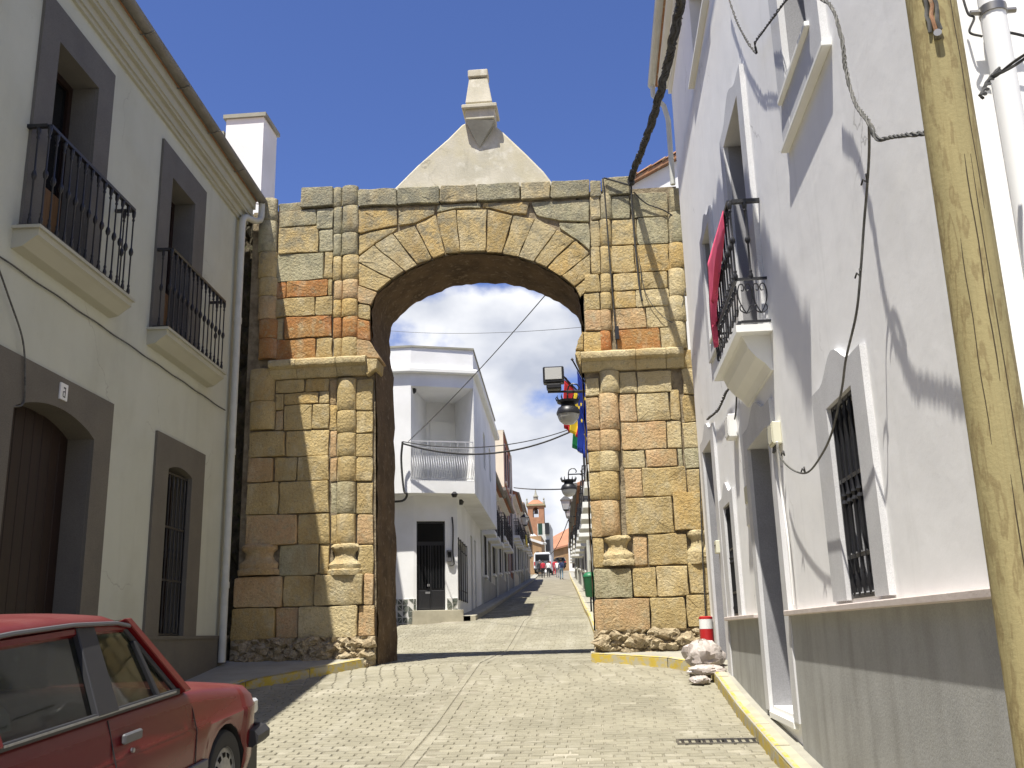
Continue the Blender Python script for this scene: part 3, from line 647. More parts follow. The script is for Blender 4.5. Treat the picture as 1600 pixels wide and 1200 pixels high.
drums(1045, 1072, [296, 332, 380, 420, 463, 503, 545], 1060, ['grey', 'grey', 'ochre', 'pale', 'pale', 'pale'])
drums(937, 968, [580, 615, 672, 705, 737, 782, 838], 950, ['pale', 'pink', 'pink', 'pale', 'cream', 'pink'])
# moulded bases
def colbase(xa, xb, yt, yb, ref, m_='st_pale', wide=.03):
    a = SP(xa, (yt+yb)/2)[0]; c = SP(xb, (yt+yb)/2)[0]; R = (c-a)/2; zt_ = SP(ref, yt)[1]-GO.z; z0 = SP(ref, yb)[1]-GO.z; h = zt_-z0
    P = [(R+wide, 0), (R+wide+.01, .06), (R+wide+.006, .17), (R+.01, .20), (R+.012, .26), (R+.02, .34), (R-.004, .41), (R-.055, .50), (R-.075, .62), (R-.06, .74), (R-.02, .82), (R-.005, .90), (R-.02, .97), (R-.05, 1.)]
    b = MB(); b.lathe([(r_+random.uniform(-.003, .003), z0+t*h) for r_, t in P], ((a+c)/2-GO.x, .0), 18, a0=math.pi, a1=2*math.pi); b.v = [(x+random.uniform(-.006, .006), .02+y*.58+random.uniform(-.006, .006), z+random.uniform(-.006, .006)) for x, y, z in b.v]
    b.build('column_base', m_, gate, smooth=True)
colbase(516, 562, 850, 899, 540); colbase(376, 434, 851, 899, 410, 'st_pink'); colbase(943, 988, 837, 884, 965, wide=.02); colbase(1073, 1112, 828, 881, 1090, wide=.01)
# imposts
def impost(xs, yt, yb, ref, ret):
    z1 = SP(ref, yt)[1]; z0 = SP(ref, yb)[1]; h = z1-z0
    prof = [(-.05, z1), (.12, z1), (.175, z1-.10*h), (.185, z1-.25*h), (.175, z1-.40*h), (.13, z1-.50*h), (.10, z1-.52*h), (.10, z1-.62*h), (.07, z1-.80*h), (.03, z0), (-.05, z0)]
    for a, c in zip(xs, xs[1:]):
        A = SP(a, (yt+yb)/2)[0]+.004; B = SP(c, (yt+yb)/2)[0]-.004; b = MB(); n = 5; rows = []
        for k in range(n+1):
            x = A+(B-A)*k/n; j = random.uniform(-.006, .006); rows.append([(x-GO.x, -(w_+(j if w_ > 0 else 0)), z-GO.z+j*.7) for w_, z in prof])
        b.grid(rows); b.poly([p for p in rows[0]]); b.poly([p for p in rows[-1]])
        b.build('impost', 'st_pale', gate, smooth=True)
impost([424, 466, 528, 575], 562, 590, 500, 0); impost([908, 993, 1040, 1068], 549, 578, 990, 1)
px_stone([(574, 562), (594, 563), (590, 580), (574, 590)], 'cream', proud=.10, thick=.35); px_stone([(898, 553), (909, 551), (909, 578), (903, 570)], 'cream', proud=.12, thick=.35)
# crumbling rubble footings (uncountable)
def footing(x0, x1, yt, yb, ref, n):
    A = SP(x0, yb)[0]; B = SP(x1, yb)[0]; z1 = SP(ref, yt)[1]; z0 = 1.12
    b = MB(); K = int((B-A)/.05); R_ = 11; random.seed(31)
    rows = []
    for j in range(R_+1):
        rows.append([(A+(B-A)*k/K-GO.x, -(.05+random.uniform(0, .11)*(1 if 0 < k < K else .3)), z0+(z1-z0)*j/R_-GO.z+(random.uniform(-.02, .02) if j < R_ else 0)) for k in range(K+1)])
    b.grid(rows)
    b.poly([(A-GO.x, .1, z0-GO.z), rows[0][0], rows[-1][0], (A-GO.x, .1, z1-GO.z)]); b.poly([(B-GO.x, .1, z0-GO.z), rows[0][-1], rows[-1][-1], (B-GO.x, .1, z1-GO.z)])
    for _ in range(n):
        cx = random.uniform(A+.06, B-.06)-GO.x; cz = random.uniform(z0+.05, z1-.03)-GO.z; s_ = random.choice([.03, .045, .06, .10, .13])
        base = [V((math.sin(t)*math.cos(p), math.cos(t)*.8, math.sin(t)*math.sin(p)*.7)) for t in (.5, 1.05, 1.57) for p in [k*1.047+t for k in range(6)]]
        i = len(b.v); c0 = V((cx, -.10, cz))
        tip = b.pt(c0+V((0, -s_*.9, 0)))
        for q in base: b.pt(c0+V((q.x, -abs(q.y)*1., q.z))*s_*random.uniform(.6, 1.35))
        for k in range(6): b.face((tip, i+1+k, i+1+(k+1) % 6))
        for r_ in (0, 1):
            for k in range(6): b.face((i+1+r_*6+k, i+1+r_*6+(k+1) % 6, i+7+r_*6+(k+1) % 6, i+7+r_*6+k))
    b.build('rubble_footing', 'rubble', gate, kind='stuff')
footing(361, 587, 997, 1040, 470, 90); footing(929, 1117, 983, 1022, 1010, 80)
# pointed gable of render and its pinnacle
P = [(PY(*p, GY+.12).x, PY(*p, GY+.12).z) for p in ((610, 300), (652, 258), (700, 216), (722, 194), (733, 189), (768, 190), (785, 205), (820, 238), (850, 268), (868, 292))]
b = MB(); A = [b.pt(gl(x, .12, z)) for x, z in P]; B = [b.pt(gl(x, .75, z)) for x, z in P]; n = len(P)
b.face(A); b.face(B[::-1])
for k in range(n): b.face((A[k], A[(k+1) % n], B[(k+1) % n], B[k]))
b.build('gable', 'cement', gate, bevel=.03)
def pbox(name, px0, px1, yt, yb, y0, y1, m_='cement', top=None, bev=.012):
    def SP(x, y): p = PY(x, y, GY+y0); return (p.x, p.z)
    a = SP(px0, yb); c = SP(px1, yb); t = SP((px0+px1)/2, yt)[1]; tw = 0
    b = MB(); x0, x1, z0 = a[0], c[0], a[1]
    if top: tx0, tx1 = SP(top[0], yt)[0], SP(top[1], yt)[0]; ty = (y0+(x1-x0-(tx1-tx0))/2*.8, y1-(x1-x0-(tx1-tx0))/2*.8)
    else: tx0, tx1, ty = x0, x1, (y0, y1)
    v = [gl(x0, y0, z0), gl(x1, y0, z0), gl(x1, y1, z0), gl(x0, y1, z0), gl(tx0, ty[0], t), gl(tx1, ty[0], t), gl(tx1, ty[1], t), gl(tx0, ty[1], t)]
    b.v = v
    for q in ((3, 2, 1, 0), (4, 5, 6, 7), (0, 1, 5, 4), (1, 2, 6, 5), (2, 3, 7, 6), (3, 0, 4, 7)): b.face(q)
    return b.build(name, m_, gate, bevel=bev)
fy = -.04     # the pinnacle block projects in front of the gable face
pbox('pinnacle_block', 727, 773, 169, 187, fy, .35); pbox('pinnacle_collar', 721, 776, 161, 169, fy-.06, .41)
pbox('pinnacle_shaft', 727, 769, 120, 161, fy+.03, .32, top=(732, 761)); pbox('pinnacle_cap', 731, 762, 108, 120, fy+.07, .27)
b = MB(); SQ = lambda x, y, d: (PY(x, y, GY+d).x, PY(x, y, GY+d).z)
t0, t1 = SQ(727, 187, fy), SQ(773, 187, fy); tip = SQ(749, 231, .1)
q = [gl(t0[0], fy, t0[1]), gl(t1[0], fy, t1[1]), gl(t1[0], .14, t1[1]), gl(t0[0], .14, t0[1]), gl(tip[0], .10, tip[1]), gl((t0[0]+t1[0])/2, fy+.0, t0[1])]
b.v = q; [b.face(f_) for f_ in ((0, 1, 2, 3), (0, 4, 1), (1, 4, 2), (2, 4, 3), (3, 4, 0))]
b.build('pinnacle_corbel', 'cement_grey', gate)
# rough dark flank wall between the gateway and the left house
b = MB(); rows = []; X0, X1 = -6.1, -5.2
for j in range(70):
    z = .9+(8.35-.9)*j/69
    rows.append([(X0+(X1-X0)*k/16-GO.x, .28-random.uniform(0, .1)-(.10 if (j//3+k//4) % 2 else 0)*.5-.02*k/16, z-GO.z) for k in range(17)])
b.grid(rows); b.build('flank_wall', 'moss', gate, kind='stuff')
MB().box(X0-GO.x, X1+.1-GO.x, .31, 1.2, -.4, 7.1).build('flank_core', 'moss', gate)

# ================================================================== generic house pieces
def surround(h, fr, u0, u1, z0, z1, U0, U1, Z1, m_, proud=.03, arch=0, ogee=0, Z0=None, name='surround', back=.28, lining=None):
    """granite frame: U0..U1 outer, u0..u1 opening; arch rise of the opening head; ogee peak on the outer top"""
    b = MB(fr); Z0 = z0 if Z0 is None else Z0
    b.box(U0, u0, -.01, proud, Z0, z1-arch); b.box(u1, U1, -.01, proud, Z0, z1-arch)
    n = 12; lo = []; hi = []
    for k in range(n+1):
        t = k/n; u = u0+(u1-u0)*t; lo.append((u, z1-arch+arch*math.sin(math.pi*t)**.8-.004 if arch else z1-.004))
    m2 = 16
    for k in range(m2+1):
        t = k/m2; u = U0+(U1-U0)*t; q = abs(t-.5)*2
        hz = ogee*(math.cos(min(1, q/.62)*math.pi)*.5+.5) if ogee else 0
        hi.append((u, Z1+hz))
    poly = [(U0, z1-arch)]+lo+[(U1, z1-arch)]+hi[::-1]
    poly2 = [poly[0]]+[p for p in poly[1:] if p != poly[0]]
    # split the head into quads so it stays clean
    us = sorted({U0, U1, *[p[0] for p in lo], *[p[0] for p in hi]})
    def ev(L_, u, dflt):
        for (a, za), (c, zc) in zip(L_, L_[1:]):
            if a-1e-9 <= u <= c+1e-9: return za+(zc-za)*(u-a)/(c-a) if c > a else za
        return dflt
    for a, c in zip(us, us[1:]):
        um = (a+c)/2
        la, lc = (ev(lo, a, z1-arch), ev(lo, c, z1-arch)) if u0 <= um <= u1 else (z1-arch, z1-arch)
        ha, hc = ev(hi, a, Z1), ev(hi, c, Z1)
        for w_ in (proud,): b.poly([b.cv(a, w_, la), b.cv(c, w_, lc), b.cv(c, w_, hc), b.cv(a, w_, ha)])
        b.poly([b.cv(a, -.01, ha), b.cv(c, -.01, hc), b.cv(c, proud, hc), b.cv(a, proud, ha)])
        b.poly([b.cv(a, -back if u0 <= um <= u1 else -.01, la), b.cv(c, -back if u0 <= um <= u1 else -.01, lc), b.cv(c, proud, lc), b.cv(a, proud, la)])
    for U in (U0, U1): b.poly([b.cv(U, -.01, z1-arch), b.cv(U, -.01, Z1), b.cv(U, proud, Z1), b.cv(U, proud, z1-arch)])
    # granite lined reveals
    f = b.build(name, m_, h)
    for a, c in ((u0-.012, u0+.006), (u1-.006, u1+.012)): MB(fr).box(a, c, -back, 0, z0, z1-arch*.9-.006).build('reveal', lining or m_, f)
    return f
def pane_window(h, fr, u0, u1, z0, z1, d, fm='trim', name='window', mull=1, trans=0, fw=.05, pm='glass'):
    b = MB(fr); b.box(u0, u0+fw, -d, -d+.05, z0, z1); b.box(u1-fw, u1, -d, -d+.05, z0, z1); b.box(u0+fw, u1-fw, -d, -d+.05, z0, z0+fw); b.box(u0+fw, u1-fw, -d, -d+.05, z1-fw, z1)
    for k in range(mull): uu = u0+(u1-u0)*(k+1)/(mull+1); b.box(uu-fw/2, uu+fw/2, -d, -d+.045, z0+fw, z1-fw)
    f = b.build(name, fm, h)
    for k in range(mull+1):
        a = u0+(u1-u0)*k/(mull+1)+fw*.6; c = u0+(u1-u0)*(k+1)/(mull+1)-fw*.6
        MB(fr).box(a, c, -d+.004, -d+.018, z0+fw*.9, z1-fw*.9).build('pane', pm, f)
    return f
def plank_door(h, fr, u0, u1, z0, z1, d, m_='wood_door', n=7, knob=True, name='door'):
    f = MB(fr).box(u0, u1, -d-.0, -d+.02, z0, z1).build(name, m_, h)
    for k in range(n):
        a = u0+(u1-u0)*k/n; c = u0+(u1-u0)*(k+1)/n
        MB(fr).box(a+.004, c-.004, -d+.02, -d+.038, z0+.02, z1-.02).build('plank', m_, f, bevel=.004)
    if knob:
        b = MB(fr); q = b.cv((u0+u1)/2+.12, -d+.07, z0+1.05); b.lathe([(.0, q[2]-.04), (.035, q[2]-.02), (.04, q[2]), (.03, q[2]+.03), (.0, q[2]+.04)], (q[0], q[1]), 10); b.build('handle', 'brass', f, smooth=True)
    return f
def grille(h, fr, u0, u1, z0, z1, w_, n=5, rails=(0, .5, 1.), r=.009, name='grille', fancy=False, box=.0):
    f = MB(fr)
    for t in rails:
        z = z0+(z1-z0)*t; f.box(u0, u1, w_-.008, w_+.008, z-.012, z+.012)
    for u in (u0, u1): f.box(u-.008, u+.008, w_-.0075, w_+.0075, z0-.012, z1+.012)
    f = f.build(name, 'iron', h)
    for k in range(n):
        u = u0+(u1-u0)*(k+.5)/n; b = MB(fr); p = lambda z: b.cv(u, w_, z); pts = []; rr = []
        for t in [0, .03, .06, .10, .2, .35, .46, .48, .5, .52, .54, .65, .8, .9, .94, .97, 1]:
            pts.append(p(z0+(z1-z0)*t)); rr.append(r*(1.9 if t in (.06, .94, .48, .52) else 1.))
        b.tube(pts, rr, 6); b.build('bar', 'iron', f, smooth=True)
        if fancy:
            for s_ in (-1, 1):
                b = MB(fr); zz = z0+(z1-z0)*.11; q = [b.cv(u+s_*(.03*math.sin(a)*(1-a/9)), w_, zz+.07-.07*math.cos(a)*(1-a/9)+a*.004) for a in [i*.5 for i in range(11)]]
                b.tube(q, .005, 4); b.build('scroll', 'iron', f, smooth=True)
    return f
def baluster_pts(fr, b, u, w_, z0, z1):
    pts = []; rr = []
    H = z1-z0
    for t, r in ((0, .012), (.02, .02), (.05, .02), (.08, .011), (.10, .016), (.12, .009), (.45, .009), (.47, .02), (.5, .026), (.53, .02), (.55, .009), (.86, .009), (.88, .017), (.90, .010), (.93, .02), (.98, .022), (1, .012)):
        pts.append(b.cv(u, w_, z0+H*t)); rr.append(r)
    b.tube(pts, rr, 7)
def balcony_rail(h, fr, U0, U1, W, z0, z1, step=.145, scroll=False, name='balcony_railing', top=None):
    f = MB(fr)
    for z, hh, ww in ((z1, .016, .02), (z0+.03, .010, .012))+(((z0+.40, .010, .012),) if scroll else ()):
        f.box(U0, U1, W-ww, W+ww, z-hh, z+hh)
        for u in (U0, U1): f.box(u-ww, u+ww, 0, W-ww, z-hh, z+hh)
    f = f.build(name, 'iron', h)
    n = max(2, round((U1-U0)/step)); zb_ = z0+(.40 if scroll else .03)
    for k in range(n+1):
        b = MB(fr); baluster_pts(fr, b, U0+(U1-U0)*k/n, W, zb_, z1); b.build('baluster', 'iron', f, smooth=True)
    for u in (U0, U1):
        for ww in ([W*.5] if W < .4 else [W/3, W*2/3]):
            b = MB(fr); baluster_pts(fr, b, u, ww, zb_, z1); b.build('baluster', 'iron', f, smooth=True)
    if scroll:
        def heart(pf):      # pf maps (a, b) to a rail point; heart of about .13 x .26 m
            b = MB(fr)
            for s_ in (-1, 1):
                q = [(0, .02), (.035, .07), (.06, .13), (.062, .19), (.045, .235), (.02, .24), (.006, .215), (.016, .19), (.034, .195)]
                b.tube(cat_spline([b.cv(*pf(s_*x, z)) for x, z in q], 3), .0055, 5)
                q = [(0, .02), (.03, .03), (.055, .05), (.05, .08), (.03, .075)]
                b.tube(cat_spline([b.cv(*pf(s_*x, z)) for x, z in q], 3), .0055, 5)
            b.build('scroll', 'iron', f, smooth=True)
        for k in range(n):
            uc = U0+(U1-U0)*(k+.5)/n; heart(lambda x, z, uc=uc: (uc+x, W, z0+.08+z*1.15))
        for u in (U0, U1):
            for cw in (W*.27, W*.75): heart(lambda x, z, u=u, cw=cw: (u, cw+x*.9, z0+.08+z*1.15))
    return f

# ================================================================== LEFT HOUSE
lo_ = PY(355, 700, 13.5)
FL = Fr((lo_.x, 13.5, gz(13.5)), math.atan2(1, -.0497))
hl = house('left_house', 'ivory two storey house with dark granite window surrounds in shade on the left', FL)
ops = [(-9.6, -8.7, 5.1, 7.3), (-5.58, -4.74, 5.1, 7.32), (-2.66, -1.86, 5.1, 7.32), (-5.72, -4.19, .3, 3.78), (-2.2, -1.40, 1.66, 3.72), (-9.5, -8.4, .2, 3.5)]
wall(FL, -16, .30, -1.5, 8.5, ops).build('wall', 'white_l', hl)
for (u0, u1, U0, U1) in ((-5.58, -4.74, -5.90, -4.40), (-2.66, -1.86, -3.0, -1.46)):
    surround(hl, FL, u0, u1, 5.12, 7.32, U0, U1, 7.68, 'granite')
    f = pane_window(hl, FL, u0, u1, 5.12, 7.32, .3, 'wood_door', name='balcony_door', mull=1, fw=.08)
    MB(FL).box(u0+.05, (u0+u1)/2-.03, -.27, -.235, 5.2, 6.0).build('panel', 'wood_l', f)
    MB(FL).box((u0+u1)/2+.03, u1-.05, -.27, -.235, 5.2, 6.0).build('panel', 'wood_l', f)
surround(hl, FL, -9.6, -8.7, 5.12, 7.32, -9.9, -8.4, 7.68, 'granite'); pane_window(hl, FL, -9.6, -8.7, 5.12, 7.32, .3, 'wood_door', name='balcony_door', mull=1, fw=.08)
surround(hl, FL, -5.72, -4.19, .45, 3.78, -6.1, -3.80, 4.08, 'granite_b', arch=.16)
plank_door(hl, FL, -5.72, -4.19, .4, 3.78, .28, n=9)
surround(hl, FL, -9.5, -8.4, .2, 3.5, -9.8, -8.1, 4.0, 'granite_b'); plank_door(hl, FL, -9.5, -8.4, .1, 3.5, .28)
surround(hl, FL, -2.2, -1.40, 1.66, 3.72, -2.6, -.95, 4.04, 'granite_b', arch=.07)
pane_window(hl, FL, -2.2, -1.40, 1.66, 3.72, .28, 'wood_door', mull=1)
grille(hl, FL, -2.18, -1.42, 1.68, 3.62, -.03, n=6, rails=(0, .33, .66, 1.))
# dado
for a0, a1 in ((-16, -9.8), (-8.1, -6.1), (-3.8, .30)):
    MB(FL).box(a0, a1, -.01, .035, -1.4, 1.62).build('dado', 'granite_b', hl); MB(FL).box(a0, a1+.01, -.01, .05, 1.62, 1.66).build('dado_cap', 'granite_b', hl)
# balconies
for U0, U1 in ((-5.95, -4.05), (-3.0, -1.0)):
    b = MB(FL); b.prism([(0, 4.98), (.10, 5.0), (.20, 5.08), (.235, 5.10), (.235, 5.16), (0, 5.16)], U0-.03, U1+.03, axis='u')
    b.box(U0-.06, U1+.06, -.0, .26, 5.16, 5.19)
    b.build('balcony_slab', 'trim_l', hl)
    balcony_rail(hl, FL, U0+.03, U1-.03, .21, 5.19, 6.2)
balcony_rail(hl, FL, -9.9, -8.3, .21, 5.19, 6.2); MB(FL).box(-9.95, -8.25, 0, .25, 5.06, 5.19).build('balcony_slab', 'trim_l', hl)
# eaves: stepped cornice, gutter, brackets, roof
b = MB(FL)
for z0, z1, ww in ((7.92, 7.97, .035), (7.97, 8.06, .06), (8.06, 8.10, .11), (8.10, 8.22, .13), (8.22, 8.36, .17)): b.box(-16, .30, -.01, ww, z0, z1)
b.build('cornice', 'trim_l', hl)
b = MB(FL); n = 8; pr = [(.25+.075*math.cos(math.pi+math.pi*k/n), 8.41+.075*math.sin(math.pi+math.pi*k/n)) for k in range(n+1)]
pr = pr+[(q[0]*1.0-(.006 if q[0] > .25 else -.006), q[1]+.006) for q in pr[::-1]]
b.prism(pr, -16, .42, axis='u'); b.build('gutter', 'gutter', hl, smooth=True)
for k in range(15):
    u = -15.5+k*1.13; b = MB(FL); b.tube([b.cv(u, .12, 8.34), b.cv(u, .25, 8.325), b.cv(u, .345, 8.36)], .008, 5); b.build('gutter_bracket', 'brass', hl)
b = MB(FL); b.prism([(.22, 8.42), (-6.2, 9.9), (-6.2, 9.8), (.15, 8.36)], -16.1, .35, axis='u'); b.build('roof', 'clay', hl)
for k in range(64):
    u = -15.9+k*.255; b = MB(FL); n = 5; rows = []
    for (w_, z) in ((.20, 8.39), (-1.2, 8.73)): rows.append([b.cv(u+.09*math.cos(math.pi*j/n), w_, z+.055*math.sin(math.pi*j/n)+.01) for j in range(n+1)])
    b.grid(rows); b.build('roof_tile', 'clay', hl, smooth=True)
# downpipe with elbow
b = MB(FL); pz = lambda u, w_, z: b.cv(u, w_, z)
pts = [pz(.36, .25, 8.36), pz(.36, .25, 8.14), pz(.33, .24, 8.05), pz(.22, .20, 7.99), pz(.02, .11, 7.97), pz(-.06, .09, 7.9), pz(-.07, .09, 7.8), pz(-.07, .09, 1.3)]
b.tube(pts, .052, 12); b.build('downpipe', 'pipe', hl, smooth=True)
for z in (6.2, 4.2, 2.3):
    b = MB(FL); b.tube([pz(-.07, .09, z), pz(-.07, .09, z+.09)], .06, 12); b.build('pipe_collar', 'pipe', hl, smooth=True)
# a cable clipped along the wall, a tile number plate and a loose cable by the door
c0 = FL.px(0, 385); c1 = FL.px(132, 480); c2 = FL.px(345, 637)
pts = []
for k in range(38):
    u = -15.4+k*.41; z = 4.86+.0*k; pts.append(FL.W(u, .02, 4.82+.010*(k % 2)))
cable('wall_cable', pts, .008, 'thin grey cable clipped along the ivory wall under the left balconies', m_='cable_g')
b = MB(FL); b.box(-4.98, -4.84, .03, .045, 3.86, 4.02); npl = b.build('number_plate', 'white_p', hl)
b = MB(FL)
for q in ((-4.925, -4.895, 3.97, 3.985), (-4.895, -4.885, 3.90, 3.985), (-4.925, -4.895, 3.935, 3.945), (-4.935, -4.925, 3.895, 3.94), (-4.925, -4.885, 3.885, 3.897)): b.box(q[0], q[1], .0455, .047, q[2], q[3])
b.build('numeral', 'iron', npl)
cable('loose_cable', [FL.W(*q) for q in ((-6.5, .04, 5.0), (-6.0, .05, 4.5), (-5.72, .05, 4.2), (-5.62, .05, 3.85), (-5.6, .04, 3.66), (-5.75, .02, 3.6))], .009, 'loose grey wire hanging over the top of the granite door surround', m_='cable_g')

# neighbouring white building behind the left eave
FB = Fr((-9.5, 16.6, gz(16.6)), 0)
hb = house('white_building', 'white building behind the gateway on the left with a tall plain chimney', FB)
wall(FB, 0, 3.4, 0, 9.9, [(1, 1.8, 5, 6.6)], D=6).build('wall', 'white_far', hb)
pane_window(hb, FB, 1, 1.8, 5, 6.6, .25)
b = MB(FB); b.box(2.62, 3.38, -.8, -.02, 9.9, 11.55); b.build('chimney', 'white_far', hb)
MB(FB).box(2.57, 3.43, -.85, .03, 11.55, 11.63).build('chimney_cap', 'cement_grey', hb)
MB(FB).box(2.2, 2.55, -.6, -.1, 9.9, 11.35).build('chimney', 'cement_grey', hb)
# white house behind the gateway on the right, tiled verge
FG = Fr((.55, 16.5, gz(16.5)), 0)
hg = house('tiled_house', 'white gable with a clay tiled edge rising behind the right end of the gateway', FG)
b = MB(FG); b.prism([(0, 1), (7, 1), (7, 9.5), (3.5, 11.1), (0, 9.33)], -6, 0, axis='w'); b.build('wall', 'white_far', hg)
b = MB(FG); b.prism([(-.1, 9.28), (3.5, 11.12), (3.5, 11.2), (-.1, 9.36)], -6, .12, axis='w'); b.prism([(3.5, 11.12), (7.1, 9.45), (7.1, 9.53), (3.5, 11.2)], -6, .12, axis='w'); b.build('roof', 'clay', hg)
for k in range(14):
    a = k*.27-.1; b = MB(FG); rows = []
    for (u, dz) in ((a, 0), (a+.33, .03)):
        z = 9.36+(u+.1)*.511+dz; rows.append([b.cv(u+.02*math.sin(math.pi*j/5), .14-.18*j/5, z+.065*math.sin(math.pi*j/5)) for j in range(6)])
    b.grid(rows); b.build('roof_tile', 'clay', hg, smooth=True, solid=.015)

# ================================================================== RIGHT HOUSE  (u runs towards the camera)
FR = Fr((1.5, 13.7, gz(13.7)), -math.pi/2)
hr = house('right_house', 'tall sunlit white rendered house with grey dado along the right side', FR)
U = lambda Y: 13.7-Y
ops = [(U(6.03), U(5.42), 1.76, 2.89, .22), (U(9.22), U(8.1), .9, 3.22, .42), (U(11.27), U(10.72), 1.72, 2.92, .22), (U(12.94), U(11.97), 1.0, 3.86, .42),
       (U(8.97), U(8.0), 3.98, 6.26, .34), (U(11.27), U(10.6), 4.9, 6.17, .3), (U(6.12), U(5.42), 5.2, 6.75, .32), (U(10.9), U(9.5), 8.25, 9.35, .28), (U(6.4), U(5.0), 8.25, 9.35, .28)]
wall(FR, 0, U(3.7), -1, 9.95, ops, D=8).build('wall', 'white_r', hr)
# dado with stone cap, broken by the doors
for a0, a1 in ((0, U(13.15)), (U(11.66), U(9.42)), (U(7.9), U(3.7)+.03)):
    MB(FR).box(a0, a1, -.01, .02, -.2, 1.66).build('dado', 'dado', hr); MB(FR).box(a0, a1+(.02 if a1 > 9 else 0), -.01, .075, 1.66, 1.70).build('dado_cap', 'pinkcap', hr, bevel=.006)
MB(FR).box(U(3.7), U(3.7)+.03, -8, -.012, -.2, 1.658).build('dado', 'dado', hr)
MB(FR).box(U(3.7), U(3.7)+.05, -8, -.012, 1.66, 1.698).build('dado_cap', 'pinkcap', hr)
surround(hr, FR, U(6.03), U(5.42), 1.72, 2.89, U(6.38), U(5.16), 3.05, 'granite_w', ogee=.14, proud=.035, back=.2, lining='granite_shade')
surround(hr, FR, U(9.22), U(8.1), .86, 3.22, U(9.42), U(7.9), 3.40, 'granite_w', ogee=.14, proud=.035, back=.4, lining='granite_shade')
surround(hr, FR, U(11.27), U(10.72), 1.70, 2.92, U(11.6), U(10.46), 3.03, 'granite_w', ogee=.14, proud=.035, back=.2, lining='granite_shade')
surround(hr, FR, U(12.94), U(11.97), .96, 3.86, U(13.15), U(11.66), 4.0, 'granite_w', ogee=.14, proud=.035, back=.4, lining='granite_shade')
surround(hr, FR, U(8.97), U(8.0), 3.98, 6.26, U(9.2), U(7.75), 6.42, 'granite_w', ogee=.14, proud=.045, back=.32, lining='granite_shade')
surround(hr, FR, U(11.27), U(10.6), 4.9, 6.17, U(11.5), U(10.4), 6.28, 'granite_w', ogee=.12, proud=.035, Z0=4.70, back=.28, lining='granite_shade')
surround(hr, FR, U(6.12), U(5.42), 5.2, 6.75, U(6.38), U(5.14), 6.95, 'granite_w', ogee=.14, proud=.045, Z0=4.88, back=.3, lining='granite_shade')
for q in ((U(6.12), U(5.42), -.01, .043, 4.88, 5.155), (U(11.27), U(10.6), -.01, .033, 4.70, 4.86)): MB(FR).box(*q).build('apron', 'granite_w', hr)
for q in ((U(6.3), U(5.36), -.2, .075, 5.155, 5.195), (U(6.42), U(5.10), -.0, .06, 4.845, 4.88), (U(11.1), U(9.3), -.25, .07, 8.2, 8.25), (U(11.2), U(10.66), -.28, .05, 4.86, 4.90)): MB(FR).box(*q).build('sill', 'trim', hr, bevel=.006)
for q in ((U(9.22), U(8.1), -.42, .04, .80, .86), (U(12.94), U(11.97), -.42, .04, .90, .96)): MB(FR).box(*q).build('doorstep', 'trim', hr, bevel=.006)
pane_window(hr, FR, U(6.03), U(5.42), 1.76, 2.89, .2, 'iron', mull=1); grille(hr, FR, U(6.02), U(5.43), 1.74, 2.87, .0, n=5, rails=(0, .2, .6, 1.), r=.012, fancy=True)
pane_window(hr, FR, U(11.27), U(10.72), 1.72, 2.92, .2, 'iron', mull=1); grille(hr, FR, U(11.25), U(10.74), 1.72, 2.9, .0, n=5, rails=(0, .2, .6, 1.), r=.012)
plank_door(hr, FR, U(9.22), U(8.1), .86, 3.22, .40, 'granite_shade', n=5, knob=True); plank_door(hr, FR, U(12.94), U(11.97), .96, 3.86, .40, 'granite_shade', n=5)
pane_window(hr, FR, U(8.97), U(8.0), 3.98, 6.26, .32, 'wood_door', name='balcony_door', mull=1, fw=.09)
pane_window(hr, FR, U(11.27), U(10.6), 4.9, 6.17, .28, 'shutter', mull=1); pane_window(hr, FR, U(6.12), U(5.42), 5.2, 6.75, .30, 'shutter', mull=1)
pane_window(hr, FR, U(10.9), U(9.5), 8.25, 9.35, .26, 'shutter', mull=1); pane_window(hr, FR, U(6.4), U(5.0), 8.25, 9.35, .26, 'shutter', mull=1)
# balcony: moulded white slab, railing
b = MB(FR); b.prism([(0, 3.60), (.02, 3.60), (.06, 3.66), (.13, 3.72), (.19, 3.80), (.22, 3.88), (.235, 3.90), (.0, 3.90)], U(9.08), U(7.74), axis='u')
b.box(U(9.22), U(7.62), 0, .29, 3.90, 3.96); b.build('balcony_slab', 'trim', hr)
balcony_rail(hr, FR, U(9.17), U(7.66), .25, 3.965, 5.06, step=.15, scroll=True)
# eaves, gutter, roof
b = MB(FR)
for z0, z1, ww in ((9.70, 9.78, .05), (9.78, 9.86, .12), (9.86, 9.95, .2)): b.box(-.0, U(3.7)+ww, -.01, ww, z0, z1)
b.build('cornice', 'trim', hr)
b = MB(FR); n = 8; pr = [(.27+.07*math.cos(math.pi+math.pi*k/n), 10.02+.07*math.sin(math.pi+math.pi*k/n)) for k in range(n+1)]
pr = pr+[(q[0]-(.006 if q[0] > .27 else -.006), q[1]+.006) for q in pr[::-1]]
b.prism(pr, -.25, U(3.5), axis='u'); b.build('gutter', 'pipe', hr, smooth=True)
b = MB(FR); b.prism([(.34, 10.03), (-8, 12.4), (-8, 12.3), (.2, 9.95)], -.2, U(3.5), axis='u'); b.build('roof', 'clay', hr)
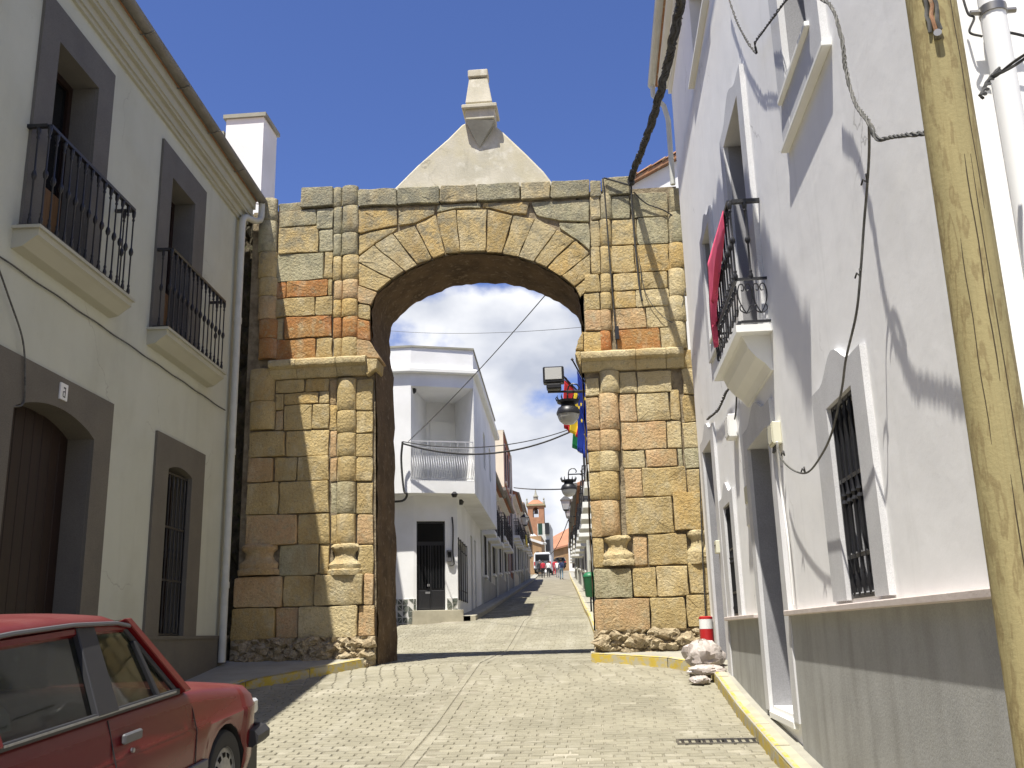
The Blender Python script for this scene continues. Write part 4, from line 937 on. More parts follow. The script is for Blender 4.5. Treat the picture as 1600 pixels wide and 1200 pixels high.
# gable pipe near the camera
px_ = 1.70; b = MB(FR); ug = U(3.7)+.08
pt = lambda z: b.cv(ug, -(1.72-1.5), z)
b.tube([pt(.3), pt(9.5)], .048, 14); b.build('downpipe', 'pipe_w', hr, smooth=True)
for z in (3.98, 1.9, 6.5):
    b = MB(FR); b.tube([pt(z), pt(z+.035)], .054, 14); q = b.cv(ug, -.22, z+.017)
    b.tube([(q[0], q[1]-.09, q[2]), (q[0], q[1]+.09, q[2])], .012, 6); b.build('pipe_clamp', 'brass', hr, smooth=True)
# rainwater pipe hanging off the far end of the eave
b = MB(FR); b.tube([b.cv(-.18, .27, 9.98), b.cv(-.18, .27, 9.8), b.cv(-.1, .12, 9.55), b.cv(-.1, .07, 9.3), b.cv(-.1, .07, 8.2)], .04, 10); b.build('downpipe', 'pipe', hr, smooth=True)
# pink cloth over the balcony rail
b = MB(); rows = []
for j in range(15):
    t = j/14; r = []
    ua = U(9.10)+.03*t+.10*t*t; ub = U(7.86)-.12*t-.75*max(0, t-.35)*1.3
    for k in range(15):
        s_ = k/14; u = ua+(ub-ua)*s_; drop = .93*(.86+.14*math.sin(s_*5+1)-.28*s_)
        z = 5.075-drop*t; ww = .275+.03*math.sin(s_*16+t*3)*t+.012*math.sin(s_*41)*t+.015*t
        r.append(FR.W(u, ww, z))
    rows.append(r)
b.grid(rows); b.build('pink_cloth', 'pink', smooth=True, solid=.004, label='rose pink cloth draped over the iron balcony rail of the white house', cat='cloth')
# junction boxes, meter plates on the wall
def wbox(name, label, u0, u1, z0, z1, d, m_='box', cat='box', lid=True, group=None):
    t = thing(name, label, cat, FR.W((u0+u1)/2, 0, z0), FR.ang, group); hw = (u1-u0)/2; h_ = z1-z0
    MB().box(-hw, hw, -d, -.001, 0, h_).build('case', m_, t, bevel=.006)
    if lid:
        MB().box(-hw*.85, hw*.85, -d-.008, -d, h_*.08, h_*.92).build('lid', m_, t, bevel=.003)
        for sx in (-.7, .7):
            for sz in (.15, .85): MB().box(sx*hw-.006, sx*hw+.006, -d-.012, -d-.008, h_*sz-.006, h_*sz+.006).build('screw', 'brass', t)
    return t
jb = wbox('junction_box', 'ivory electrical box with wires on the wall beside the granite door', U(7.86), U(7.66), 2.98, 3.16, .07)
for k in range(3): MB().tube([(-.06+k*.05, -.04, 0), (-.06+k*.055, -.05, -.05)], .012, 6).build('gland', 'cable_g', jb)
wbox('meter_box', 'small white box under a cable between the two doors of the white house', U(10.15), U(9.9), 3.48, 3.72, .09, 'white_p')
wbox('wall_plaque', 'upper cream plaque on the white wall left of the granite door', U(9.75), U(9.55), 2.76, 2.93, .015, 'box', 'plaque', False)
wbox('wall_plaque', 'lower cream plaque on the white wall left of the granite door', U(9.75), U(9.55), 2.54, 2.72, .015, 'white_p', 'plaque', False)
mb_ = wbox('letter_box', 'small grey box mounted inside the far doorway edge of the white house', U(12.0), U(11.85), 2.45, 2.6, .08, 'box', 'box', False)
MB().box(-.06, .06, -.085, -.08, .09, .10).build('slot', 'iron', mb_)

# cables on the right wall, measured on the wall plane
def wp(x, y, w_=.08):
    u, z = FR.px(x, y, w_); return FR.W(u, w_, z)
cable('twisted_cable', [wp(*q) for q in ((1130, -30, .06), (1150, 30, .06), (1165, 60, .06), (1177, 78, .06), (1182, 82, .06), (1180, 66, .07), (1195, 45, .08), (1222, 8, .10), (1250, -25, .12))], .0065, 'black twisted cable looped in a sharp V high on the white wall', 2)
cable('twisted_cable', [wp(*q) for q in ((1278, -6, .12), (1300, 12, .12), (1315, 60, .14), (1322, 110, .16), (1336, 160, .17), (1357, 190, .18), (1371, 216, .17), (1400, 213, .165), (1450, 207, .16), (1500, 200, .15))], .0065, 'thick grey twisted cable running down the wall to the wooden pole', 3, 'cable_g')
cable('wall_cable', [wp(*q) for q in ((1358, 195, .16), (1358, 240, .12), (1355, 290, .10), (1350, 350, .10), (1345, 420, .12), (1338, 490, .14), (1322, 560, .14), (1315, 610, .13), (1300, 675, .13), (1283, 712, .12), (1262, 738, .11), (1240, 735, .10), (1222, 718, .09), (1214, 695, .08))], .0065, 'single grey cable sagging from the twisted one down to the ivory box', 1, 'cable_g')
for p_, lb in (((1355, 285), 'upper cable tie sticking out below the twisted cable'), ((1345, 432), 'middle cable tie on the sagging grey cable'), ((1258, 738), 'knot of wire ties at the lowest point of the sagging cable'), ((1226, 712), 'small wire tie close to the ivory box')):
    a = wp(*p_, .115); b = MB()
    for s_ in (-1, 1): b.tube([a, a+V((-.01, s_*.03, .03)), a+V((-.015, s_*.05, .01))], .005, 5)
    b.build('cable_tie', 'cable', label=lb, cat='cable tie')
cable('wall_cable', [wp(*q) for q in ((1165, 612, .04), (1150, 600, .04), (1135, 612, .04), (1122, 640, .04), (1105, 655, .04))], .010, 'short black cable running from under the balcony to the far doorway', 2)
cable('wall_cable', [wp(*q) for q in ((1151, 612, .03), (1150, 640, .03), (1148, 655, .03))], .008, 'short vertical black wire dropping into the small white box')
cable('wall_cable', [wp(*q) for q in ((1214, 690, .06), (1220, 760, .03), (1232, 850, .03), (1240, 945, .03))], .009, 'pale cable dropping from the ivory box beside the door frame', 1, 'white_p')

# heavy cable bundle from the right eave to the gateway
eave_p = FR.W(U(5.5), .5, 9.2)
A = PY(985, 280, 13.9); E2 = PY(1062, -40, 8.6)
pts = [A, PY(1003, 235, 12.9), PY(1022, 180, 11.8), PY(1040, 110, 10.6), PY(1055, 45, 9.6), PY(1064, -10, 8.9), PY(1075, -120, 7.5), PY(1095, -400, 5.0)]
cable('cable_bundle', pts, .032, 'thick black cable bundle sloping from the sky down to the gateway top', 5, n=10, pitch=2.6)
for k, p_ in enumerate([PY(1006, 222, 12.75), PY(1028, 155, 11.5), PY(1050, 65, 9.9)]): pass
b = MB()
for k in range(26):
    t = k/25; i = int(t*(len(pts)-3)); f = t*(len(pts)-3)-i; p = pts[i].lerp(pts[i+1], f); a = random.uniform(0, 6.28)
    b.tube([p, p+V((math.cos(a)*.06, 0, math.sin(a)*.06-.02))], .007, 4)
b.build('cable_ties', 'cable', kind='stuff')
on = lambda x, y, d=.05: PY(x, y, GY-d)
cable('facade_cable', [on(986, 283, .1), on(988, 330), on(994, 400), on(1000, 455), on(1004, 470)], .014, 'black cable hanging straight down the gateway face from the bundle')
cable('facade_cable', [on(942, 278, .08), on(946, 320), on(952, 400), on(958, 470), on(963, 530), on(964, 548)], .010, 'thin black wire down the inner column of the right pier')
cable('facade_cable', [on(944, 278, .08), on(965, 284, .1), on(986, 290, .12)], .014, 'short black cable lying along the top edge of the right pier')
cable('facade_cable', [on(990, 300, .1), on(1010, 318), on(1040, 330), on(1062, 350), on(1080, 400), on(1083, 450, .1)], .010, 'black wire curving over the right pier towards the white house')
cable('facade_cable', [on(1083, 450, .1), on(1086, 560, .1), on(1092, 700, .1), on(1097, 850, .1), on(1104, 990, .1)], .009, 'thin black wire down the joint between gateway and white house')
cable('facade_cable', [on(1083, 400, .08), on(1072, 450), on(1063, 490), on(1060, 505), on(1040, 498), on(1015, 470), on(1004, 440), on(998, 400)], .006, 'fine wire looping loosely across the upper right pier', m_='cable_g')
b = MB(); b.box(-.03, .03, -.02, .02, -.1, .1); o = b.build('cable_clamp', 'iron', label='small dark clamp fixed above the right impost', cat='clamp'); o.location = on(964, 520, .07)
b = MB(); b.lathe([(.0, -.07), (.05, -.05), (.06, 0), (.05, .05), (.0, .07)], (0, 0), 8); o = b.build('insulator', 'cable', smooth=True, label='dark insulator knot where the cable bundle meets the gateway top', cat='insulator'); o.location = on(986, 284, .1)

# wires across the street beyond the gateway
def wire(a, c, sag, r, label, m_='cable'):
    pts = [a.lerp(c, k/8)-V((0, 0, sag*4*(k/8)*(1-k/8))) for k in range(9)]
    return cable('street_wire', pts, r, label, m_=m_, n=3)
wire(PY(629, 693, 23.7), PY(893, 674, 24.5), .42, .022, 'thicker black cable strung across the street from the corner house', 'cable')
wire(PY(629, 690, 23.7), PY(893, 670, 24.5), .30, .012, 'thin wire just above the thick cable across the street')
wire(PY(610, 517, 30), PY(912, 511, 22), .12, .006, 'faint horizontal wire across the clouds seen through the arch', 'cable_g')
wire(PY(638, 690, 23.8), PY(870, 440, 17), .1, .010, 'diagonal grey wire rising from the corner house past the clouds', 'cable_g')
wire(PY(803, 762, 50), PY(884, 764, 36), .05, .025, 'black wire crossing the street in front of the church tower')
wire(PY(855, 868, 110), PY(888, 812, 70), .6, .03, 'dark wire sagging in front of the church roof')

# ================================================================== POLE
pl = thing('power_pole', 'weathered greenish timber utility pole at the right edge of the picture', 'pole', (1.31, 3.2, gz(3.2)))
b = MB(); prof = []
b.lathe([(.092-.0008*k, k*.4-.3) for k in range(26)], (0, 0), 26); b.build('shaft', 'pole', pl, smooth=True)
for a0, z0, ln in ((-1.35, 1.0, 1.9), (-1.9, 3.6, 1.5), (-1.1, 2.7, .9), (-2.2, 1.9, .7), (-1.75, .6, 1.2), (-1.6, 2.1, .8)):
    b = MB(); b.tube([((.0905-.002*(z0+ln*k/10))*math.cos(a0+.02*math.sin(k*1.3)), (.0905-.002*(z0+ln*k/10))*math.sin(a0+.02*math.sin(k*1.3)), z0+ln*k/10) for k in range(11)], [.001]+[.0022]*9+[.001], 5); b.build('crack', 'crack', pl)
pd = (PX(1457, 85, 1.3)-V((1.31, 3.2, gz(3.2))))
hz = pd.z; da = math.atan2(-3.2, -1.31)+.06
b = MB(); q = V((.084*math.cos(da), .084*math.sin(da), hz)); b.tube([q, q*1.0+V((math.cos(da)*.03, math.sin(da)*.03, 0))], .014, 10); b.build('bolt', 'brass', pl, smooth=True)
for k in range(3):
    b = MB(); a = da-.25+k*.17
    pr = []
    for j in range(18):
        z = hz+.02+j*.035; aa = a+.05*math.sin(j*2.2+k); rr = .084+.010+.006*math.sin(j*1.9)
        pr.append((rr*math.cos(aa), rr*math.sin(aa), z))
    b.tube(pr, .007, 5); b.build('rope', 'cable_g' if k != 1 else 'clay', pl, smooth=True)
cable('street_wire', [V((1.41, 3.15, 3.35)), PX(1560, 110, 1.6), PX(1640, 60, 1.7), V((3.4, 2.6, 4.6))], .007, 'twisted black wire leaving the wooden pole to the right', 2)
gw = lambda x, y: PY(x, y, 3.62)
cable('wall_cable', [gw(1500, -20), gw(1512, 20), gw(1522, 28), gw(1515, 50), gw(1535, 57)], .005, 'thin wire curl on the bright gable beside the white pipe')
cable('wall_cable', [gw(1560, 48), gw(1600, 56), gw(1680, 80)], .006, 'black wire crossing behind the white pipe on the bright gable')

# red and white bollard and rubbish sack at the foot of the gateway
bo = thing('bollard', 'red bollard with white top band at the foot of the gateway', 'bollard', (1.26, 13.2, gz(13.2)+.1))
s0 = PY(1127, 1000, 13.2); bo.location = (1.33, 12.75, gz(12.75)+.1)
MB().lathe([(.085, 0), (.085, .42)], (0, 0), 18).build('post', 'redp', bo, smooth=True); MB().lathe([(.086, .42), (.086, .54)], (0, 0), 18).build('band', 'white_p', bo, smooth=True)
MB().lathe([(.087, .54), (.087, .565), (.06, .575)], (0, 0), 18).build('cap', 'redp', bo, smooth=True)
def sack(name, label, loc, sx, sy, sz, seed):
    random.seed(seed); b = MB(); rows = []
    for j in range(13):
        t = math.pi*j/12; r = []
        for k in range(25):
            p = 2*math.pi*(k % 24)/24; n_ = 1+.10*math.sin(3*p+seed+j*.7)+.07*math.sin(7*p+j*1.1)+.06*math.sin(11*p-j*2)+.05*math.sin(17*p+j*3)
            n_ = 1+(n_-1)*math.sin(t); r.append((sx*math.sin(t)*math.cos(p)*n_, sy*math.sin(t)*math.sin(p)*n_, sz*(.9-.9*math.cos(math.pi-t)*1.0)*(1+.08*math.sin(5*p)) if 0 else sz*(1+math.cos(t))*(1+.05*math.sin(5*p+j))))
        r[-1] = r[0]; rows.append(r)
    J = {}
    def jt(p):
        k = tuple(round(c, 5) for c in p)
        if k not in J: J[k] = tuple(c+random.uniform(-.09, .09)*q for c, q in zip(p, (sx, sy, sz)))
        return J[k]
    rows = [[jt(p) for p in r] for r in rows]
    b.grid(rows); o = b.build(name, 'bag', smooth=True, sharp=28, label=label, cat='sack'); o.location = loc
    return o
sack('rubbish_sack', 'crumpled white plastic sack slumped against the white wall by the bollard', (1.24, 12.42, gz(12.42)+.08), .24, .19, .17, 3)
sack('rubbish_sack', 'flat torn white bag lying under the bigger sack on the kerb', (1.22, 12.05, gz(12.05)+.07), .22, .12, .06, 5)
sack('rubbish_sack', 'small dirty white bag on the setts beside the broken kerb', (1.12, 11.85, gz(11.85)), .12, .09, .05, 8)
random.seed(21)

# ================================================================== RED CAR
def make_car(name, label, paint, loc, rz, pitch=0., cat='car', detail=True, group=None):
    t = thing(name, label, cat, loc, 0, group); t.rotation_euler = (pitch, 0, rz)
    # local: y forward, front axle at y=0, x right
    HW = .80
    FX, RX = 0., -2.46
    def topz(y):   # bonnet / belt line height
        if y > .45: return .80-.16*((y-.45)/.32)**2
        if y > -.62: return .90-.10*((y+.62)/1.07)**1.3
        if y > -2.9: return .90
        return .90-.05*((-2.9-y)/.35)
    def hw(y):
        if y > .3: return HW-.16*((y-.3)/.5)**2.2
        if y < -2.7: return HW-.10*((-2.7-y)/.6)**2
        return HW-.01*abs(y+1.2)/1.5
    st = sorted({*[round(-3.32+.1*k, 3) for k in range(42)], *[c_+r_ for c_ in (FX, RX) for r_ in (-.33, -.31, -.27, -.2, -.1, 0, .1, .2, .27, .31, .33)], -.58, -1.50})
    st = [y for y in st if y <= .78]
    rowsR = []
    for y in st:
        bot = .20
        for c_ in (FX, RX):
            if abs(y-c_) < .33: bot = max(bot, .285+math.sqrt(.33**2-(y-c_)**2))
        T = topz(y); H = hw(y); pr = []
        for s_, off in ((0, -.05), (.15, -.012), (.35, .0), (.55, .004)):
            pr.append((H+off if bot < .25 or s_ else H-.012, bot+(max(.66, bot+.02)-bot)*s_/.55))
        ck = max(.66, bot+.02)
        pr[-1] = (H+.008, ck)
        pr += [(H-.006, ck+.02), (H-.022, (ck+T)/2+.01), (H-.045, T-.03), (H-.075, T-.004)]
        inner = [(H*.75, T+.012), (H*.4, T+.03), (0, T+.036)]
        rowsR.append((y, pr, inner))
    body = MB()
    for sgn in (1, -1):
        body.grid([[(sgn*x, y, z) for x, z in pr+inn] for y, pr, inn in rowsR])
    for y, pr, inn in (rowsR[0], rowsR[-1]):
        ring = [(x, y, z) for x, z in pr+inn]+[(-x, y, z) for x, z in (pr+inn)[::-1][1:]]
        body.poly(ring)
    body.build('body', paint, t, smooth=True)
    MB().box(-HW+.06, HW-.06, -3.2, .7, .16, .5).build('underbody', 'blacktrim', t)
    # greenhouse: roof, pillars, glass; lines from belt (y,z,x) to roof
    BX, RXx = HW-.055, HW-.225
    zr, zbelt = 1.335, .90
    A0, A1 = (BX, -.60, zbelt), (RXx, -1.02, zr)          # A pillar
    B0, B1 = (BX, -1.50, zbelt), (RXx, -1.46, zr)
    C0, C1 = (BX, -2.42, zbelt), (RXx, -2.42, zr-.01)
    D0, D1 = (BX-.02, -3.18, zbelt), (RXx-.02, -2.98, zr-.05)
    lerp = lambda a, c, k: V(a).lerp(V(c), k)
    # roof skin
    roof = MB(); rr = []
    for y, dz in ((-1.0, -.02), (-1.15, .012), (-1.6, .032), (-2.1, .03), (-2.6, .01), (-2.9, -.02), (-3.0, -.05)):
        r = []
        for k in range(13):
            s_ = -1+2*k/12; x = s_*(RXx+.035); r.append((x, y+(.03*(1-s_*s_) if y > -1.2 else 0), zr+dz+.035*(1-s_**2)-(.03 if abs(s_) > .99 else 0)))
        rr.append(r)
    roof.grid(rr); roof.build('roof', paint, t, smooth=True, solid=.012)
    for sgn in (1, -1):
        b = MB(); b.tube([(sgn*(RXx+.035), y, zr+dz-.02) for y, dz in ((-.97, -.02), (-1.15, .01), (-1.6, .03), (-2.1, .028), (-2.6, .008), (-2.98, -.04))], .011, 6); b.build('roof_gutter', 'greytrim', t, smooth=True)
        def strip(p0, p1, w0, w1, m_, nm, th=.03, out_=.0):
            # pillar: quad band in the side plane, widths along y
            b = MB(); q = []
            for p, wv in ((p0, w0), (p1, w1)):
                for dy in (-wv/2, wv/2): q.append(V((sgn*(p[0]+out_), p[1]+dy, p[2])))
            q = [q[0], q[1], q[3], q[2]]; n_ = (q[1]-q[0]).cross(q[3]-q[0]).normalized()*th*.5
            A_ = [b.pt(x+n_) for x in q]; B_ = [b.pt(x-n_) for x in q]
            b.face(A_); b.face(B_[::-1])
            for k in range(4): b.face((A_[k], A_[(k+1) % 4], B_[(k+1) % 4], B_[k]))
            b.build(nm, m_, t, bevel=.005)
        strip(lerp(A0, A1, -.02), lerp(A0, A1, 1.0), .085, .07, paint, 'windscreen_pillar', .05, .008)
        strip(lerp(A0, A1, 0)+V((0, -.085, 0)), lerp(A0, A1, .96)+V((0, -.07, 0)), .05, .04, 'blacktrim', 'window_trim', .02)
        strip(B0, B1, .21, .17, 'blacktrim', 'door_pillar', .04); strip(C0, C1, .10, .10, paint, 'door_pillar', .05); strip(D0, D1, .22, .16, paint, 'rear_pillar', .05)
        strip((BX, -.92, zbelt), lerp(A0, A1, .72)+V((0, -.09, 0)), .035, .03, 'blacktrim', 'quarterlight_bar', .03)
        # door tops under the roof and belt trims
        b = MB(); b.tube([tuple(V((sgn*p[0], p[1], p[2]-.03))) for p in (lerp(A0, A1, .97), B1, C1, D1)], .026, 6); b.build('door_frame', paint, t, smooth=True)
        b = MB(); b.box(sgn*BX-.010, sgn*BX+.012, -3.1, -.66, zbelt-.012, zbelt+.022); b.build('belt_trim', 'blacktrim', t, bevel=.004)
        b = MB(); b.box(sgn*(BX+.012), sgn*(BX+.016), -2.36, -.72, zbelt+.004, zbelt+.014); b.build('belt_strip', 'alu', t)
        ins = V((-sgn*.012, 0, 0))
        for nm, Q in (('front_window', (A0, B0, B1, A1)), ('rear_window', (B0, C0, C1, B1)), ('quarter_window', (C0, D0, D1, C1))):
            b = MB(); pts = [V((sgn*p[0], p[1], p[2]))+ins for p in Q]; n_ = (pts[1]-pts[0]).cross(pts[3]-pts[0]).normalized()*.002
            A_ = [b.pt(p+n_) for p in pts]; B_ = [b.pt(p-n_) for p in pts]; b.face(A_); b.face(B_[::-1])
            for k in range(4): b.face((A_[k], A_[(k+1) % 4], B_[(k+1) % 4], B_[k]))
            b.build(nm, 'carglass', t)
        # panel gaps
        for yy, z0, z1 in ((-.52, .24, .86), (-1.50, .22, .895), (-2.40, .62, .895)):
            b = MB(); x = hw(yy)
            b.tube([(sgn*(x-.012), yy, z0), (sgn*(x+.004), yy, .45), (sgn*(x+.0095), yy, .66), (sgn*(x-.020), yy, .78), (sgn*(x-.043), yy, z1-.02)], .0035, 4); b.build('door_gap', 'blacktrim', t)
        b = MB(); b.box(sgn*(hw(-1.2)+.0)-.012, sgn*(hw(-1.2)+.0)+.012, -1.42, -1.23, .745, .795); b.build('door_handle', 'greytrim', t, bevel=.008)
        b = MB(); b.tube([(sgn*(hw(-1.3)-.02), -1.31, .70), (sgn*(hw(-1.3)+.006), -1.31, .70)], .012, 8); b.build('lock', 'alu', t)
        b = MB(); b.box(sgn*(HW)-.012, sgn*(HW)+.016, -2.1, -.36, .42, .475); b.build('side_moulding', 'greytrim', t, bevel=.006)
    # windscreen and rear glass
    for nm, Q in (('windscreen', ((BX-.03, -.58, zbelt+.01), (RXx-.01, -1.0, zr-.01))), ('rear_glass', ((BX-.08, -3.22, zbelt), (RXx-.03, -3.0, zr-.05)))):
        (x0, y0_, z0_), (x1, y1_, z1_) = Q; b = MB()
        q = [V((x0, y0_, z0_)), V((-x0, y0_, z0_)), V((-x1, y1_, z1_)), V((x1, y1_, z1_))]; n_ = (q[1]-q[0]).cross(q[3]-q[0]).normalized()*.002
        A_ = [b.pt(p+n_) for p in q]; B_ = [b.pt(p-n_) for p in q]; b.face(A_); b.face(B_[::-1])
        for k in range(4): b.face((A_[k], A_[(k+1) % 4], B_[(k+1) % 4], B_[k]))
        b.build(nm, 'carglass', t)
    # bumpers, lights, plate
    for yy, nm, s_ in ((.74, 'front_bumper', 1), (-3.30, 'rear_bumper', -1)):
        b = MB(); pr = [(-.80, yy-s_*.32), (-.79, yy-s_*.06), (-.66, yy+s_*.05), (-.3, yy+s_*.09), (.3, yy+s_*.09), (.66, yy+s_*.05), (.79, yy-s_*.06), (.80, yy-s_*.32)]
        b.tube([(x, y-s_*.03, .455) for x, y in pr], .06, 8); b.build(nm, 'blacktrim', t, smooth=True)
    for sgn in (1, -1):
        b = MB(); b.box(sgn*.46-.17, sgn*.46+.17, .70, .79, .56, .70); b.build('headlight', 'lamp_h', t, bevel=.02)
        b = MB(); b.box(sgn*.69-.05, sgn*.69+.05, .58, .72, .58, .68); b.build('indicator', 'lamp_h', t, bevel=.015)
        b = MB(); b.box(sgn*.64-.10, sgn*.64+.10, -3.35, -3.28, .60, .78); b.build('tail_light', 'redp', t, bevel=.01)
        # wheels
        for yy in (FX, RX):
            b = MB(); n_ = 28; pr = [(.18, .07), (.25, .085), (.275, .078), (.288, .055), (.290, 0), (.288, -.055), (.275, -.078), (.25, -.085), (.18, -.07)]
            rows = []
            for k in range(n_+1):
                a = 2*math.pi*k/n_; rows.append([(sgn*(.70)+w_, yy+r_*math.cos(a), .29+r_*math.sin(a)) for r_, w_ in pr])
            b.grid(rows); wt = b.build('wheel', 'rubber', t, smooth=True)
            b = MB(); rows = []; 
            for k in range(n_+1):
                a = 2*math.pi*k/n_; rows.append([(sgn*(.70+w_), yy+r_*math.cos(a), .29+r_*math.sin(a)) for r_, w_ in ((.185, .075), (.18, .06), (.15, .066), (.12, .074), (.07, .082), (.0, .084))])
            b.grid(rows); b.build('rim', 'alu', wt, smooth=True)
            for k in range(12 if detail else 0):
                a = 2*math.pi*k/12; b = MB(); b.box(sgn*.766-.012, sgn*.766+.008, -.014, .014, -.018, .018); o_ = b.build('rim_slot', 'dark', wt); o_.location = (0, yy+.135*math.cos(a), .29+.135*math.sin(a)); o_.rotation_euler = (a, 0, 0)
            b = MB(); rows = []
            for k in range(15):
                a = math.pi*k/14; rows.append([(sgn*x_, yy+.335*math.cos(a), .285+.335*math.sin(a)) for x_ in (.45, HW-.02)])
            b.grid(rows); b.build('wheel_well', 'blacktrim', t, smooth=True)
    # interior: dash, seats with headrests, steering wheel
    MB().box(-.68, .68, -1.0, -.58, .60, .88).build('dashboard', 'blacktrim', t, bevel=.03)
    for sgn in (1, -1):
        s1 = MB().box(sgn*.34-.22, sgn*.34+.22, -1.95, -1.35, .38, .52).build('seat', 'greytrim', t, bevel=.04)
        b = MB(); b.prism([(-1.98, .48), (-1.82, .48), (-1.98, 1.02), (-2.12, 1.02)], sgn*.34-.21, sgn*.34+.21, axis='z'); b.v = [(z, x, y) for x, y, z in b.v]; b.build('backrest', 'greytrim', s1, bevel=.03)
        b = MB(); b.prism([(-2.06, 1.06), (-1.97, 1.06), (-2.0, 1.22), (-2.10, 1.22)], sgn*.34-.12, sgn*.34+.12, axis='z'); b.v = [(z, x, y) for x, y, z in b.v]; b.build('headrest', 'greytrim', s1, bevel=.02)
    MB().box(-.62, .62, -2.85, -2.7, .45, 1.0).build('rear_seat', 'greytrim', t, bevel=.05)
    b = MB(); b.tube([(-.34+.17*math.cos(a), -1.12-.07*math.sin(a), .90+.16*math.sin(a)) for a in [k*.349 for k in range(19)]], .014, 6); b.build('steering_wheel', 'blacktrim', t, smooth=True)
    return t
CX = -2.40-.80; pit = math.atan((gz(6.4)-gz(3.94))/2.46)
make_car('parked_car', 'dusty red hatchback parked at the left kerb in the shade', 'red', (CX, 6.4, gz(6.4)), 0, pit)

# ================================================================== CORNER HOUSE beyond the arch
def pxY(x, Y): return PY(x, 700, Y).x
ch = thing('corner_house', 'white corner house with a recessed balcony and black door seen through the arch', 'house', (-4.2, 24.6, gz(24.6)))
CO = V((-4.2, 24.6, gz(24.6)))
def cl(x, y, z): return (x-CO.x, y-CO.y, z-CO.z)
LA, LB, LC, LD = V((-9.5, 24.6)), V((pxY(646, 24.6), 24.6)), V((pxY(713, 24.95), 24.95)), V((-4.0, 33.6))
cf_d = (LC-LB); FA = Fr((LB.x, LB.y, CO.z), math.atan2(cf_d.y, cf_d.x))     # chamfer face (door)
ls_d = (LD-LC); FS = Fr((LC.x, LC.y, CO.z), math.atan2(ls_d.y, ls_d.x))     # street side
z_soff = FA.px(650, 775)[1]
def face_wall(p0, p1, z0, z1, ops=(), depth=.18, name='wall', m_='white_far'):
    d = p1-p0; fr = Fr((p0.x, p0.y, CO.z), math.atan2(d.y, d.x)); Ln = d.length
    b = MB(); us = sorted({0, Ln, *[q for o in ops for q in o[:2]]}); zs = sorted({z0, z1, *[q for o in ops for q in o[2:4]]})
    def P(u, w_, z): q = fr.W(u, w_, z); return cl(q.x, q.y, q.z)
    for a, c in zip(us, us[1:]):
        for e, g in zip(zs, zs[1:]):
            if any(o[0] < (a+c)/2 < o[1] and o[2] < (e+g)/2 < o[3] for o in ops): continue
            b.poly([P(a, 0, e), P(c, 0, e), P(c, 0, g), P(a, 0, g)])
    for (a, c, e, g) in ops:
        for p, q in (((a, e), (a, g)), ((a, g), (c, g)), ((c, g), (c, e)), ((c, e), (a, e))): b.poly([P(p[0], 0, p[1]), P(q[0], 0, q[1]), P(q[0], -depth, q[1]), P(p[0], -depth, p[1])])
    b.build(name, m_, ch); return fr, P
def cbox(fr, u0, u1, w0, w1, z0, z1, name, m_, parent=None, bevel=0):
    b = MB(); i = 0
    for z in (z0, z1):
        for u, w_ in ((u0, w0), (u1, w0), (u1, w1), (u0, w1)): q = fr.W(u, w_, z); b.v.append(cl(q.x, q.y, q.z))
    for q in ((3, 2, 1, 0), (4, 5, 6, 7), (0, 1, 5, 4), (1, 2, 6, 5), (2, 3, 7, 6), (3, 0, 4, 7)): b.face(q)
    return b.build(name, m_, parent or ch, bevel=bevel)
du0 = FA.px(651, 880)[0]; du1 = FA.px(696, 880)[0]; dz1 = FA.px(651, 814)[1]; dz0 = FA.px(672, 954)[1]
face_wall(LA, LB, 1, 5.3); face_wall(LB, LC, 1, 5.3, [(du0, du1, dz0, dz1)])
sw = [FS.px(716, 900), FS.px(729, 900)]; swz = (FS.px(722, 938)[1], FS.px(716, 842)[1])
face_wall(LC, LD, 1, 5.3, [(sw[0][0], sw[1][0], swz[0], swz[1]), (sw[1][0]+1.6, sw[1][0]+2.3, 2.3, 4.5), (sw[1][0]+3.1, sw[1][0]+3.8, 2.4, 4.5)])
# black metal and glass door
dr = cbox(FA, du0, du1, -.12, -.09, dz0, dz1, 'door', 'iron')
cbox(FA, du0+.04, du1-.04, -.092, -.082, dz1-.52, dz1-.06, 'transom_glass', 'glass', dr)
mu = (du0+du1)/2
for a, c in ((du0+.03, mu-.02), (mu+.02, du1-.03)):
    cbox(FA, a, c, -.09, -.075, dz0+.55, dz1-.62, 'glass_panel', 'glass', dr); cbox(FA, a, c, -.09, -.07, dz0+.05, dz0+.5, 'lower_panel', 'iron', dr, .008)
    for k in range(4): u = a+(c-a)*(k+.5)/4; cbox(FA, u-.008, u+.008, -.075, -.06, dz0+.55, dz1-.62, 'bar', 'iron', dr)
cbox(FA, mu-.14, mu-.02, -.069, -.066, dz0+.42, dz0+.47, 'letter_slot', 'alu', dr); cbox(FA, mu-.09, mu-.04, -.069, -.066, dz0+.60, dz0+.66, 'notice', 'white_p', dr)
cbox(FA, du0-.12, du1+.4, .0, .32, 1.5, dz0, 'doorstep', 'kerbtop', bevel=.01)
# window on the street side with bars
wf = cbox(FS, sw[0][0], sw[1][0], -.14, -.12, swz[0], swz[1], 'window', 'glass')
for k in range(5): u = sw[0][0]+(sw[1][0]-sw[0][0])*k/4; cbox(FS, u-.012, u+.012, .01, .03, swz[0]-.03, swz[1]+.03, 'bar', 'iron', wf)
for z in (swz[0], swz[0]+.25, swz[1]-.25, swz[1]): cbox(FS, sw[0][0]-.02, sw[1][0]+.02, .0, .012, z-.012, z+.012, 'rail', 'iron', wf)
for o_ in ((sw[1][0]+1.6, sw[1][0]+2.3, 2.3, 4.5), (sw[1][0]+3.1, sw[1][0]+3.8, 2.4, 4.5)): cbox(FS, o_[0], o_[1], -.16, -.14, o_[2], o_[3], 'shutter', 'cement_grey')
